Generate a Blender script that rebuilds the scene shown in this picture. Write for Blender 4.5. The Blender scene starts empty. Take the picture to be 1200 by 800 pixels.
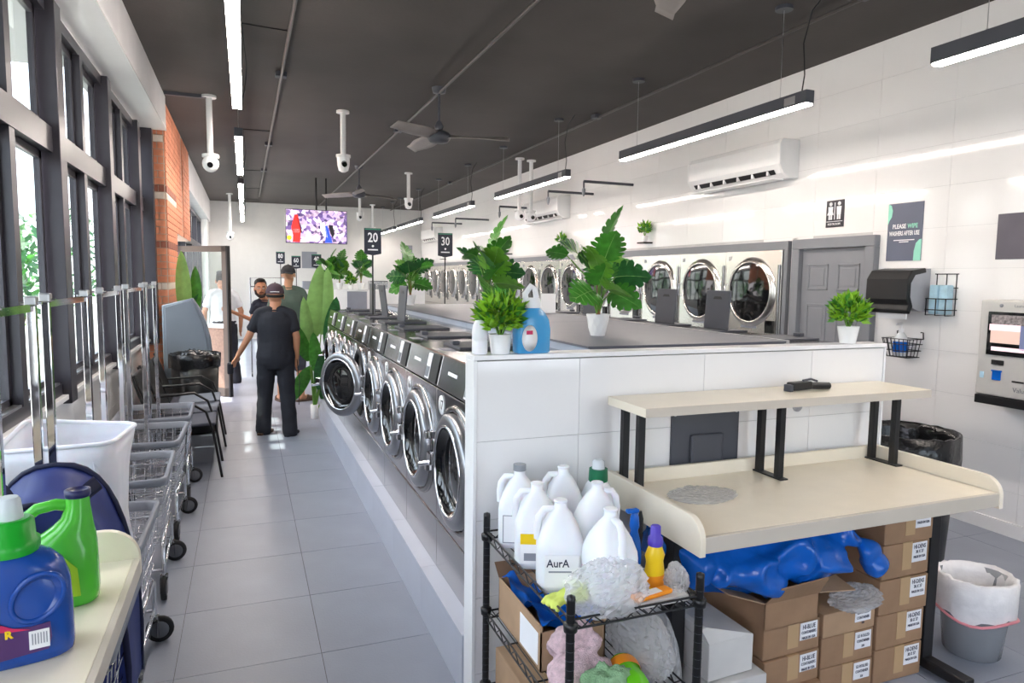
import bpy, bmesh, math, random
from mathutils import Matrix, Vector
random.seed(7)
S = bpy.context.scene
COL = S.collection
PI = math.pi
# ---------------------------------------------------------------- camera
CAM_H = 1.687
YAW, PITCH, ROLL = math.radians(21.342), math.radians(5.2545), math.radians(.7196)
_F = Vector((math.sin(YAW)*math.cos(PITCH), math.cos(YAW)*math.cos(PITCH), -math.sin(PITCH)))
_R0 = Vector((math.cos(YAW), -math.sin(YAW), 0)); _U0 = _R0.cross(_F)
_R = math.cos(ROLL)*_R0 + math.sin(ROLL)*_U0
_U = -math.sin(ROLL)*_R0 + math.cos(ROLL)*_U0
cd = bpy.data.cameras.new('camera'); cd.sensor_width = 36; cd.lens = 24.0; cd.clip_start = .02; cd.clip_end = 300
cam = bpy.data.objects.new('camera', cd); COL.objects.link(cam)
cam.matrix_world = Matrix(((_R.x, _U.x, -_F.x, 0), (_R.y, _U.y, -_F.y, 0), (_R.z, _U.z, -_F.z, CAM_H), (0, 0, 0, 1)))
S.camera = cam
def at(u, v, **k):
    """pixel of the 1200x800 photograph -> point where its ray meets a plane x=, y= or z="""
    d = _F + (u-600)/800*_R - (v-400)/800*_U
    a, val = list(k.items())[0]; i = 'xyz'.index(a); o = Vector((0, 0, CAM_H))
    return o + d*((val-o[i])/d[i])
# ---------------------------------------------------------------- world, sun, exposure
W = bpy.data.worlds.new('world'); S.world = W; W.use_nodes = True
nt = W.node_tree; bg = nt.nodes['Background']
sky = nt.nodes.new('ShaderNodeTexSky'); sky.sky_type = 'NISHITA'; sky.sun_disc = False
sky.sun_elevation = math.radians(62); sky.sun_rotation = math.radians(265); sky.dust_density = 2.0; sky.air_density = 1.0; sky.altitude = 50
mixw = nt.nodes.new('ShaderNodeMixRGB'); mixw.inputs[0].default_value = .7; mixw.inputs[2].default_value = (.90, .88, 1.0, 1)
scl = nt.nodes.new('ShaderNodeMixRGB'); scl.blend_type = 'MULTIPLY'; scl.inputs[0].default_value = 1; scl.inputs[2].default_value = (.16, .16, .16, 1)
nt.links.new(sky.outputs[0], scl.inputs[1]); nt.links.new(scl.outputs[0], mixw.inputs[1]); nt.links.new(mixw.outputs[0], bg.inputs[0])
bg.inputs[1].default_value = 4.4
sd = bpy.data.lights.new('sun', 'SUN'); sd.energy = 5.0; sd.angle = math.radians(.6); sd.color = (1, .93, .82)
sun = bpy.data.objects.new('sun', sd); COL.objects.link(sun); sun.location = (-6, 4, 12)
sun.rotation_euler = Vector((.43, .06, -.90)).to_track_quat('-Z', 'Y').to_euler()
LED_STRENGTH = 33.0
S.view_settings.view_transform = 'Standard'; S.view_settings.look = 'None'
S.view_settings.exposure = 1.22; S.view_settings.gamma = 1.0; S.view_settings.use_curve_mapping = False
# ---------------------------------------------------------------- materials
def lin(c):
    r = []
    for v in c:
        v /= 255.0
        r.append(v/12.92 if v <= .04045 else ((v+.055)/1.055)**2.4)
    return tuple(r)+(1,)
MATS = {}
def M(name, rgb, rough=.5, metal=0, var=.06, scale=6.0, bump=0, bscale=60.0, trans=0, ior=1.45, emit=0, coat=0, alpha=1, spec=.5, aniso=None, sub=0):
    m = bpy.data.materials.new(name); m.use_nodes = True
    n = m.node_tree.nodes; L = m.node_tree.links; b = n['Principled BSDF']
    c = lin(rgb)
    b.inputs['Base Color'].default_value = c
    b.inputs['Roughness'].default_value = rough; b.inputs['Metallic'].default_value = metal
    b.inputs['Transmission Weight'].default_value = trans; b.inputs['IOR'].default_value = ior
    b.inputs['Coat Weight'].default_value = coat; b.inputs['Coat Roughness'].default_value = .08
    b.inputs['Specular IOR Level'].default_value = spec; b.inputs['Alpha'].default_value = alpha
    if sub: b.inputs['Subsurface Weight'].default_value = sub; b.inputs['Subsurface Scale'].default_value = .02
    tc = n.new('ShaderNodeTexCoord')
    if var or aniso:
        mp = n.new('ShaderNodeMapping'); L.new(tc.outputs['Object'], mp.inputs[0])
        if aniso: mp.inputs['Scale'].default_value = aniso
        tx = n.new('ShaderNodeTexNoise'); tx.inputs['Scale'].default_value = scale; tx.inputs['Detail'].default_value = 3
        L.new(mp.outputs[0], tx.inputs[0])
        mx = n.new('ShaderNodeMixRGB'); mx.blend_type = 'MULTIPLY'; mx.inputs[1].default_value = c
        rp = n.new('ShaderNodeMapRange'); rp.inputs['From Min'].default_value = .3; rp.inputs['From Max'].default_value = .7
        rp.inputs['To Min'].default_value = 1-var*1.6; rp.inputs['To Max'].default_value = 1+var*.6
        L.new(tx.outputs[0], rp.inputs[0]); L.new(rp.outputs[0], mx.inputs[2]); mx.inputs[0].default_value = 1
        L.new(mx.outputs[0], b.inputs['Base Color'])
    if bump:
        t2 = n.new('ShaderNodeTexNoise'); t2.inputs['Scale'].default_value = bscale; t2.inputs['Detail'].default_value = 4
        L.new(tc.outputs['Object'], t2.inputs[0]); bp = n.new('ShaderNodeBump'); bp.inputs['Strength'].default_value = bump; bp.inputs['Distance'].default_value = .01
        L.new(t2.outputs[0], bp.inputs['Height']); L.new(bp.outputs[0], b.inputs['Normal'])
    if emit:
        b.inputs['Emission Color'].default_value = c; b.inputs['Emission Strength'].default_value = emit
    MATS[name] = m
    return m
def thin_glass(name, tint=(235, 242, 240), gl=.08, rough=.02, op=0.0, opc=(255, 255, 255)):
    """thin sheet: transparent plus fresnel gloss, with an optional milky share"""
    m = bpy.data.materials.new(name); m.use_nodes = True; n = m.node_tree.nodes; L = m.node_tree.links; n.clear()
    o = n.new('ShaderNodeOutputMaterial'); t = n.new('ShaderNodeBsdfTransparent'); t.inputs[0].default_value = lin(tint)
    g = n.new('ShaderNodeBsdfGlossy'); g.inputs['Roughness'].default_value = rough
    lw = n.new('ShaderNodeLayerWeight'); lw.inputs[0].default_value = .5
    pw = n.new('ShaderNodeMath'); pw.operation = 'POWER'; pw.inputs[1].default_value = 5; L.new(lw.outputs['Facing'], pw.inputs[0])
    f = n.new('ShaderNodeMapRange'); f.inputs['To Min'].default_value = .08 if op else .04; f.inputs['To Max'].default_value = .9; L.new(pw.outputs[0], f.inputs[0])
    mx = n.new('ShaderNodeMixShader'); src = t.outputs[0]
    if op:
        dd = n.new('ShaderNodeBsdfDiffuse'); dd.inputs[0].default_value = lin(opc); tl = n.new('ShaderNodeBsdfTranslucent'); tl.inputs[0].default_value = lin(opc)
        d = n.new('ShaderNodeMixShader'); d.inputs[0].default_value = .5; L.new(dd.outputs[0], d.inputs[1]); L.new(tl.outputs[0], d.inputs[2])
        m2 = n.new('ShaderNodeMixShader'); m2.inputs[0].default_value = op
        tcn = n.new('ShaderNodeTexCoord'); nz = n.new('ShaderNodeTexNoise'); nz.inputs['Scale'].default_value = 45; nz.inputs['Detail'].default_value = 4
        L.new(tcn.outputs['Object'], nz.inputs[0]); bp = n.new('ShaderNodeBump'); bp.inputs['Strength'].default_value = .6; bp.inputs['Distance'].default_value = .006
        L.new(nz.outputs[0], bp.inputs['Height']); L.new(bp.outputs[0], g.inputs['Normal']); L.new(bp.outputs[0], dd.inputs['Normal'])
        L.new(t.outputs[0], m2.inputs[1]); L.new(d.outputs[0], m2.inputs[2]); src = m2.outputs[0]
    L.new(f.outputs[0], mx.inputs[0]); L.new(src, mx.inputs[1]); L.new(g.outputs[0], mx.inputs[2]); L.new(mx.outputs[0], o.inputs[0])
    MATS[name] = m
    return m
# ---------------------------------------------------------------- mesh helpers
class MB:
    def __init__(s): s.v = []; s.f = []; s.sm = []; s.mi = []; s.T = None; s.m = 0
    def _add(s, vs, fs, smooth=False):
        o = len(s.v)
        if s.T is not None: vs = [s.T @ Vector(p) for p in vs]
        s.v += [tuple(p) for p in vs]
        for f in fs: s.f.append(tuple(i+o for i in f)); s.sm.append(smooth); s.mi.append(s.m)
        return s
    def box(s, x0, x1, y0, y1, z0, z1):
        v = [(x0,y0,z0),(x1,y0,z0),(x1,y1,z0),(x0,y1,z0),(x0,y0,z1),(x1,y0,z1),(x1,y1,z1),(x0,y1,z1)]
        return s._add(v, [(0,3,2,1),(4,5,6,7),(0,1,5,4),(1,2,6,5),(2,3,7,6),(3,0,4,7)])
    def hexa(s, b, t):
        return s._add(list(b)+list(t), [(0,3,2,1),(4,5,6,7),(0,1,5,4),(1,2,6,5),(2,3,7,6),(3,0,4,7)])
    def quad(s, *p): return s._add(p, [tuple(range(len(p)))])
    def prism(s, poly, axis, a, b, smooth=False):
        """polygon in the two axes other than `axis`, extruded from a to b"""
        n = len(poly)
        def P(p, w): return {'x': (w, p[0], p[1]), 'y': (p[0], w, p[1]), 'z': (p[0], p[1], w)}[axis]
        v = [P(p, a) for p in poly]+[P(p, b) for p in poly]
        ar = sum(poly[i][0]*poly[(i+1) % n][1]-poly[(i+1) % n][0]*poly[i][1] for i in range(n))
        flip = (ar > 0) == (axis != 'y'); flip = flip if b > a else not flip
        fs = [tuple(range(n)), tuple(range(2*n-1, n-1, -1))]+[(i, i+n, (i+1) % n+n, (i+1) % n) for i in range(n)]
        if flip: fs = [tuple(reversed(f)) for f in fs]
        return s._add(v, fs, smooth)
    def loft(s, rings, cap=True, closed=True, smooth=True):
        n = len(rings[0]); v = [p for r in rings for p in r]; fs = []
        for i in range(len(rings)-1):
            for j in range(n if closed else n-1):
                k = (j+1) % n; fs.append((i*n+j, i*n+k, (i+1)*n+k, (i+1)*n+j))
        s._add(v, fs, smooth)
        if cap:
            s._add(rings[0], [tuple(range(n-1, -1, -1))]); s._add(rings[-1], [tuple(range(n))])
        return s
    def lathe(s, prof, n=20, c=(0,0,0), cap=True, sx=1, sy=1, axis='z'):
        def Q(r, z, a):
            x, y = r*math.cos(a)*sx, r*math.sin(a)*sy
            p = {'z': (x, y, z), 'x': (z, x, y), 'y': (y, z, x)}[axis]
            return (p[0]+c[0], p[1]+c[1], p[2]+c[2])
        return s.loft([[Q(max(r, 1e-4), z, 2*PI*i/n) for i in range(n)] for r, z in prof], cap)
    def cyl(s, p0, p1, r0, r1=None, n=12, cap=True, smooth=True):
        return s.tube([p0, p1], [r0, r0 if r1 is None else r1], n, cap, smooth)
    def tube(s, pts, r, n=8, cap=True, smooth=True, flat=1.0):
        pts = [Vector(p) for p in pts]; m = len(pts)
        rs = r if isinstance(r, (list, tuple)) else [r]*m
        rings = []; u = None
        for i in range(m):
            d = (pts[min(i+1, m-1)]-pts[max(i-1, 0)]).normalized()
            if u is None:
                u = d.orthogonal().normalized() if abs(d.z) > .9 else d.cross(Vector((0,0,1))).normalized()
            else:
                u = (u-d*u.dot(d)).normalized()
            w = d.cross(u)
            rings.append([tuple(pts[i]+rs[i]*(math.cos(2*PI*k/n)*u+flat*math.sin(2*PI*k/n)*w)) for k in range(n)])
        return s.loft(rings, cap, True, smooth)
    def ball(s, c, r, n=10, m=7):
        rx, ry, rz = (r, r, r) if not isinstance(r, (list, tuple)) else r
        rings = []
        for i in range(m+1):
            t = PI*i/m; q = max(math.sin(t), .02)
            rings.append([(c[0]+rx*q*math.cos(2*PI*k/n), c[1]+ry*q*math.sin(2*PI*k/n), c[2]-rz*math.cos(t)) for k in range(n)])
        return s.loft(rings)
    def ring(s, c, R, r, axis='z', n=28, k=8, sx=1.0):
        """torus"""
        rings = []
        for i in range(n):
            a = 2*PI*i/n; row = []
            for j in range(k):
                b = 2*PI*j/k; rr = R+r*math.cos(b); h = r*math.sin(b)*sx
                x, y = rr*math.cos(a), rr*math.sin(a)
                p = {'z': (x, y, h), 'x': (h, x, y), 'y': (y, h, x)}[axis]
                row.append((c[0]+p[0], c[1]+p[1], c[2]+p[2]))
            rings.append(row)
        rings.append(rings[0]); return s.loft(rings, False)
    def grid(s, fn, nu, nv, smooth=True):
        v = [fn(i/nu, j/nv) for i in range(nu+1) for j in range(nv+1)]
        fs = [(i*(nv+1)+j, (i+1)*(nv+1)+j, (i+1)*(nv+1)+j+1, i*(nv+1)+j+1) for i in range(nu) for j in range(nv)]
        return s._add(v, fs, smooth)
    def mesh(s, name, mats):
        me = bpy.data.meshes.new(name); me.from_pydata(s.v, [], s.f)
        for m in (mats if isinstance(mats, (list, tuple)) else [mats]): me.materials.append(MATS[m] if isinstance(m, str) else m)
        me.polygons.foreach_set('use_smooth', s.sm); me.polygons.foreach_set('material_index', s.mi)
        me.update(); return me
    def build(s, name, mats, parent=None, bev=0, loc=None, rot=None, seg=2, solid=0, sub=0, weld=False):
        o = bpy.data.objects.new(name, s.mesh(name, mats)); COL.objects.link(o)
        if parent: o.parent = parent
        if loc: o.location = loc
        if rot: o.rotation_euler = rot
        if weld:
            bm = bmesh.new(); bm.from_mesh(o.data); bmesh.ops.remove_doubles(bm, verts=bm.verts, dist=1e-5); bm.to_mesh(o.data); bm.free()
        if solid: q = o.modifiers.new('solid', 'SOLIDIFY'); q.thickness = solid; q.offset = 0
        if sub: q = o.modifiers.new('sub', 'SUBSURF'); q.levels = sub; q.render_levels = sub
        if bev: q = o.modifiers.new('bevel', 'BEVEL'); q.width = bev; q.segments = seg; q.limit_method = 'ANGLE'; q.angle_limit = math.radians(40)
        return o
def thing(name, label, cat, loc=(0,0,0), rz=0, group=None, rot=None):
    o = bpy.data.objects.new(name, None); COL.objects.link(o); o.location = loc; o.rotation_euler = rot if rot else (0, 0, rz)
    o.empty_display_size = .05
    return tag(o, label, cat, group)
def tag(o, label, cat, group=None):
    o['label'] = label; o['category'] = cat
    if group: o['group'] = group
    return o
def struct(o): o['kind'] = 'structure'; return o
def part(name, me, parent, loc=(0,0,0), rot=(0,0,0), scale=None):
    o = bpy.data.objects.new(name, me); COL.objects.link(o); o.parent = parent; o.location = loc; o.rotation_euler = rot
    if scale: o.scale = scale
    return o
def dup(root, loc=None, rz=None, label=None, group=None, skip=()):
    def cp(o, par):
        c = o.copy(); COL.objects.link(c)
        if par: c.parent = par
        for ch in list(o.children):
            if ch.name.split('.')[0] not in skip: cp(ch, c)
        return c
    r = cp(root, None)
    if loc is not None: r.location = loc
    if rz is not None: r.rotation_euler = (0, 0, rz)
    if label: r['label'] = label
    if group: r['group'] = group
    return r
def text(s, size, mat, parent, loc, rot, name='lettering', align='CENTER', bold=0, sx=1.0, ext=.0006):
    cu = bpy.data.curves.new('lettering', 'FONT'); cu.body = s; cu.size = size; cu.align_x = align; cu.align_y = 'CENTER'
    cu.extrude = ext; cu.offset = bold; cu.resolution_u = 2
    tmp = bpy.data.objects.new('lettering', cu)
    me = bpy.data.meshes.new_from_object(tmp); bpy.data.objects.remove(tmp); bpy.data.curves.remove(cu)
    me.materials.clear(); me.materials.append(MATS[mat])
    return part(name, me, parent, loc, rot, (sx, 1, 1))
def rrect(w, h, r, n=4, cx=0, cy=0):
    p = []
    for qx, qy, a0 in ((1,1,0),(-1,1,90),(-1,-1,180),(1,-1,270)):
        for i in range(n+1):
            a = math.radians(a0+90*i/n); p.append((cx+qx*(w/2-r)+r*math.cos(a), cy+qy*(h/2-r)+r*math.sin(a)))
    return p
ORD = ['nearest', 'second', 'third', 'fourth', 'fifth', 'sixth', 'seventh', 'eighth', 'ninth', 'tenth', 'eleventh', 'twelfth', 'thirteenth', 'fourteenth', 'fifteenth', 'sixteenth', 'seventeenth', 'eighteenth']
# ---------------------------------------------------------------- palette
M('floor_tile', (141,147,160), .38, var=.05, scale=3, bump=.08, bscale=90)
M('grout', (84,84,88), .8)
M('platform_tile', (182,186,198), .35, var=.03, scale=4)
M('wall_tile', (238,237,236), .07, var=.01, scale=2, coat=.3)
M('wall_joint', (196,196,196), .6)
M('white_paint', (236,236,235), .5, var=.02)
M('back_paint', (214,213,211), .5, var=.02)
M('white_gloss', (240,240,240), .18, var=.01)
M('ceiling', (72,67,65), .75, var=.12, scale=1.2, bump=.15, bscale=25)
M('pipe', (84,80,78), .4, metal=.3)
M('frame_dark', (58,56,63), .35, metal=.2, var=.05)
M('frame_black', (28,28,30), .4)
M('aluminium', (190,190,192), .3, metal=.9)
M('soffit', (206,206,208), .5, var=.06, scale=3, bump=.1)
M('steel', (190,189,190), .17, metal=1, var=.05, scale=4, aniso=(1, 1, 40))
M('steel_dark', (150,148,148), .18, metal=1, var=.06, scale=3)
M('chrome', (225,225,228), .06, metal=1, var=0)
M('grey_paint', (126,129,135), .45, var=.03)
M('grey_door', (132,134,140), .4, var=.03)
M('black_plastic', (24,24,26), .38, var=.05)
M('charcoal', (74,76,84), .45, var=.04)
M('slate', (140,143,153), .4, var=.04)
M('rubber', (30,30,32), .7)
M('laminate', (241,231,211), .3, var=.02, scale=10)
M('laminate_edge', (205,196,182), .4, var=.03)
M('cardboard', (160,127,98), .75, var=.08, scale=9, bump=.05)
M('cardboard_light', (180,148,117), .75, var=.08, scale=9)
M('cardboard_dark', (120,92,70), .8, var=.08, scale=9)
M('white_card', (214,212,208), .7, var=.05)
M('tape', (196,164,124), .25, var=.03)
M('paper', (240,240,242), .6, var=.01)
M('ink', (40,46,70), .6, var=0)
M('ink_black', (18,18,20), .6, var=0)
M('blue_poly', (14,98,196), .22, var=.12, scale=12, bump=.25, bscale=30)
M('brick', (224,148,114), .8, var=.16, scale=7, bump=.2)
M('brick_dark', (158,98,80), .8, var=.2, scale=7, bump=.2)
M('brick_pale', (226,214,200), .8, var=.1, scale=7, bump=.2)
M('mortar', (196,176,158), .9, var=.1)
M('leaf_green', (78,150,54), .35, var=.25, scale=14)
M('leaf_dark', (52,110,58), .35, var=.25, scale=14)
M('leaf_bright', (142,196,48), .4, var=.25, scale=20)
M('leaf_pale', (150,196,110), .4, var=.15, scale=9)
M('stem_green', (104,150,62), .5)
M('stem_brown', (140,100,64), .7)
M('soil', (58,44,34), .9)
M('pot_white', (240,240,240), .25, var=.01)
M('red', (205,40,40), .4, var=.03)
M('yellow', (245,208,30), .35, var=.03)
M('orange', (246,150,30), .4, var=.04)
M('violet', (88,70,190), .35, var=.03)
M('led', (255,243,233), .5, var=0, emit=LED_STRENGTH)
M('screen', (20,22,28), .12, var=0, coat=.5)
thin_glass('glass', (238,245,243))
thin_glass('dark_glass', (120,124,130))
M('glass_black', (16,17,19), .05, var=0, coat=.6)
thin_glass('film', (250,251,253), rough=.12, op=.34)
thin_glass('film_clear', (246,248,250), rough=.1, op=.10)
M('jug', (236,238,242), .35, var=.02, sub=.15)
M('outdoor_ground', (176,172,164), .9, var=.1, scale=.8)
M('outdoor_wall', (222,216,206), .8, var=.05)
M('asphalt', (120,120,122), .9, var=.1)
# ---------------------------------------------------------------- room dimensions (metres)
XL, XR, YB, ZC = -1.0, 4.76, 19.5, 3.6
YF = -2.2
# floor: grout slab with separate tiles
fl = struct(MB().box(XL-.2, XR+.2, YF, YB+.2, -.12, -.004).build('floor', 'grout'))
TX0, TY0 = -.315, 4.234
tile = MB().box(.0015, .5985, .0015, .5985, -.0045, 0).mesh('tile', 'floor_tile')
for i in range(-2, 9):
    for j in range(-5, 16):
        x, y = TX0+.6*i, TY0+.6*j
        if x+.6 < XL+.05 or x > XR: continue
        if 2 <= i <= 4 and 2.5 < y < 7.6: continue      # under the machines
        part('tile', tile, fl, (x, y, 0))
# far floor beyond the single tiles
far = MB().box(XL, XR, TY0+.6*16, YB, -.0045, 0).build('floor_tiles_far', 'floor_tile', fl)
far['kind'] = 'stuff'
ce = struct(MB().box(XL-.3, XR+.2, YF, YB+.2, ZC, ZC+.12).build('ceiling', 'ceiling'))
# right wall with 600 x 300 tiles
wr = struct(MB().box(XR+.004, XR+.2, YF, YB+.2, 0, ZC).build('wall_right', 'wall_joint'))
wt = MB().box(0, .006, .001, .629, .001, .2995).mesh('wall_panel', 'wall_tile')
for j in range(-1, 28):
    for k in range(12):
        y, z = 2.268+.63*j, .3*k
        if y > 4.9 and z < 1.9: continue
        if 4.1 < y+.2 < 4.75 and z < 1.9: continue
        if y+.63 > YB+.01: continue
        part('wall_panel', wt, wr, (XR, y, z))
MB().box(XR-.012, XR+.004, 1.6, 4.05, 0, .095).build('trim_1', 'wall_tile', wr)
# back wall
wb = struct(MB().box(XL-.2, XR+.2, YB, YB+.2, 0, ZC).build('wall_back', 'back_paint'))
# left wall: tiled dado, posts, windows, brick pier, entry
wl = struct(MB().box(XL-.18, XL-.004, YF, 8.45, 0, .955).build('wall_left', 'wall_joint'))
dp = MB().box(-.004, 0, .001, .599, 0, .316).mesh('wall_panel', 'wall_tile')
for j in range(0, 11):
    for k in range(3): part('wall_panel', dp, wl, (XL, 1.85+.6*j, .002+.318*k))
MB().box(XL-.2, XL+.03, YF, 8.45, .955, .985).build('window_sill', 'white_gloss', wl, bev=.004)
MB().box(XL-.2, XL-.02, YF, 8.45, 3.20, ZC).build('header', 'soffit', wl)
sof = struct(MB().box(XL-.02, -.76, YF, 8.42, 3.24, ZC-.002).build('trim_soffit', 'soffit', bev=.006))
MB().box(XL-.02, -.757, YF, 8.425, 3.235, 3.247).build('edge_strip', 'white_gloss', sof)
posts = [-.1, 1.49, 3.08, 4.67, 6.26, 7.85]
for i, y in enumerate(posts):
    MB().box(XL-.09, XL+.045, y-.075, y+.075, .93 if y > 4 else .985, 3.2).build('post', 'frame_dark', wl, bev=.004)
MB().box(XL-.13, -.895, 8.33, 8.445, .93, 3.235).build('jamb_post', 'frame_dark', wl, bev=.004)
for i in range(len(posts)):
    y0 = posts[i]+.075; y1 = posts[i+1]-.075 if i < 5 else 8.43
    w = struct(MB().box(XL-.1, XL+.0, y0, y1, .985, 1.05).box(XL-.1, XL, y0, y1, 3.13, 3.2).box(XL-.1, XL+.01, y0, y1, 2.36, 2.50).build('window_%d' % (i+1), 'frame_dark'))
    ym = (y0+y1)/2 if i < 5 else y1+1
    spans = [(y0, ym), (ym, y1)] if i < 5 else [(y0, y1)]
    if i < 5: MB().box(XL-.085, XL+.005, ym-.042, ym+.042, 1.05, 2.36).box(XL-.085, XL+.005, ym-.042, ym+.042, 2.5, 3.13).build('mullion', 'frame_dark', w)
    for a, b in spans:
        for z0, z1 in ((1.05, 2.36), (2.5, 3.13)):
            s = .045
            fr = MB()
            for q in ((a+.035, a+.035+s, z0, z1), (b-.035-s, b-.035, z0, z1), (a+.035, b-.035, z0, z0+s), (a+.035, b-.035, z1-s, z1)):
                fr.box(XL-.065, XL-.04, *q)
            fr.build('sash', 'frame_dark', w)
            MB().box(XL-.054, XL-.051, a+.06, b-.06, z0+.04, z1-.04).build('pane', 'glass', w)
        MB().box(XL-.04, XL-.001, a+.05, b-.05, 1.05, 1.062).build('ledge', 'aluminium', w)
# brick pier after the windows
pier = struct(MB().box(XL-.25, -.793, 8.458, 9.60, 0, ZC).box(XL-.25, -.793, 9.6, 11.9, 2.2, ZC).build('wall_brick', 'mortar'))
bk = {}
def brick_mesh(w, mat, ax):
    k = (round(w, 3), mat, ax)
    if k not in bk:
        b = MB()
        if ax == 'y': b.box(.005, w-.005, -.012, .0, .004, .071)
        else: b.box(0, .013, .005, w-.005, .004, .071)
        bk[k] = b.mesh('brick', mat)
    return bk[k]
random.seed(3)
stuffb = MB(); nb = 0
for c in range(47):
    z = .076*c
    if z > 3.52: break
    band = 'brick_pale' if c in (20, 33, 41) else ('brick_dark' if c in (26, 34) else 'brick')
    # face towards the street end of the room (-y)
    xs = [XL-.03, XL+.08, XL+.203] if c % 2 else [XL-.03, XL+.14, XL+.203]
    for a, b2 in zip(xs[:-1], xs[1:]):
        part('brick', brick_mesh(b2-a, band, 'y'), pier, (a, 8.458, z)); nb += 1
    # face towards the room (+x): three shallow steps
    y = 8.46-(.11 if c % 2 else 0)
    while y < 9.58:
        a, b2 = max(y, 8.46), min(y+.22, 9.6)
        if b2-a > .03 and nb < 300:
            part('brick', brick_mesh(b2-a, band, 'x'), pier, (-.793, a, z)); nb += 1
        elif b2-a > .03: stuffb.box(-.793, -.78, a+.005, b2-.005, z+.004, z+.071)
        y += .22
    if z > 2.2:
        y = 9.6
        while y < 11.88:
            b2 = min(y+.22, 11.9)
            if not (9.3 < y < 9.4 or 10.45 < y < 10.6): stuffb.box(-.793, -.78, y+.005, b2-.005, z+.004, z+.071)
            y += .22
sb = stuffb.build('brickwork', 'brick', pier); sb['kind'] = 'stuff'
# entry beyond the pier: lintel, far windows and soffit
wl2 = struct(MB().box(XL-.2, XL+.15, 12.0, YB, 0, .5).box(XL-.2, XL+.15, 18.6, YB, .5, ZC).box(XL-.2, XL-.05, 12.0, 18.6, 3.05, ZC).build('wall_entry', 'white_paint'))
struct(MB().box(XL-.05, -.80, 12.02, YB, 3.05, ZC-.002).build('trim_soffit_far', 'soffit', bev=.006))
for i in range(4):
    y0 = 12.02+1.64*i; y1 = y0+1.64
    w = struct(MB().box(XL-.12, XL+.02, y0, y0+.07, .5, 3.05).box(XL-.12, XL+.02, y1-.07, y1, .5, 3.05).box(XL-.12, XL+.02, y0, y1, 2.3, 2.42).box(XL-.12, XL+.02, y0, y1, .5, .58).box(XL-.12, XL+.02, y0, y1, 2.98, 3.05).build('window_%d' % (7+i), 'frame_dark'))
    MB().box(XL-.06, XL-.056, y0+.06, y1-.06, .58, 2.3).build('pane', 'glass', w); MB().box(XL-.06, XL-.056, y0+.06, y1-.06, 2.42, 2.98).build('pane', 'glass', w)
# partition half wall in the foreground
hw = struct(MB().box(.806, 2.888, 2.426, 2.508, 0, 1.375).build('wall_partition', 'wall_joint'))
hps = {}
def hpm(w, h):
    k = (w, h)
    if k not in hps: hps[k] = MB().box(.001, w-.001, -.006, 0, .001, h-.001).mesh('wall_panel', 'wall_tile')
    return hps[k]
for k in range(5):
    z, h = (0, .139) if k == 0 else (-.17+.309*k, .309)
    for x, w in ((.806, .432), (1.238, .6), (1.838, .6), (2.438, .45)): part('wall_panel', hpm(w, h), hw, (x, 2.426, z))
MB().box(.790, 2.90, 2.412, 2.517, 1.379, 1.398).build('cap', 'white_gloss', hw, bev=.003)
MB().box(.790, .806, 2.414, 2.517, 0, 1.379).build('end_trim', 'white_gloss', hw, bev=.003)
MB().box(2.888, 2.90, 2.416, 2.517, 0, 1.379).build('end_trim', 'white_gloss', hw)
# platform under the washers
pf = struct(MB().box(.80, 3.52, 2.52, 8.18, 0, .238).build('trim_platform', 'grout'))
pa = MB().box(.785, .80, .0015, .6985, 0, .25).box(.80, 1.0, .0015, .6985, .238, .25).mesh('tile', 'platform_tile')
for j in range(8): part('tile', pa, pf, (0, 2.52+.7*j, 0))
MB().box(.785, 3.5, 8.13, 8.2, 0, .25).build('end_tile', 'platform_tile', pf)
# outdoors seen through the glazing, and an added sun block
struct(MB().box(-40, XL-.22, -20, 45, -.12, -.05).build('ground_outside', 'outdoor_ground'))

sun_block = MB().box(-2.4, XL-.21, -2.5, 6.7, 3.36, 3.44).box(-2.45, -2.37, -2.5, 6.7, 3.26, 3.44).build('trim_sun_block', 'soffit'); struct(sun_block)  # unseen awning, added to keep the sun off the floor by the nearer windows
# front of the shop behind the camera: white wall with a shop window
wf = struct(MB().box(XL-.2, XR+.2, YF-.15, YF, 0, .6).box(XL-.2, XR+.2, YF-.15, YF, 2.9, ZC).box(XL-.2, 2.2, YF-.15, YF, .6, 2.9).box(3.8, XR+.2, YF-.15, YF, .6, 2.9).build('wall_front', 'white_paint'))
w = struct(MB().box(2.2, 2.27, YF-.1, YF-.03, .6, 2.9).box(3.73, 3.8, YF-.1, YF-.03, .6, 2.9).box(2.97, 3.03, YF-.1, YF-.03, .6, 2.9).box(2.2, 3.8, YF-.1, YF-.03, .6, .67).box(2.2, 3.8, YF-.1, YF-.03, 2.83, 2.9).build('window_11', 'frame_dark'))
for a, b in ((2.26, 2.98), (3.02, 3.74)): MB().box(a, b, YF-.07, YF-.066, .66, 2.84).build('pane', 'glass', w)
# neighbouring house with clapboards, hedge strip and kerb
nh = struct(MB().box(-16, -12.0, -8, 44, 0, 5.2).build('wall_neighbour', 'outdoor_wall'))
cb = MB().box(0, .03, -8, 44, 0, .235).mesh('clapboard', 'outdoor_wall')
for k in range(18): part('clapboard', cb, nh, (-12.0, 0, .3+.27*k), (0, -.1, 0))
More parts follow.
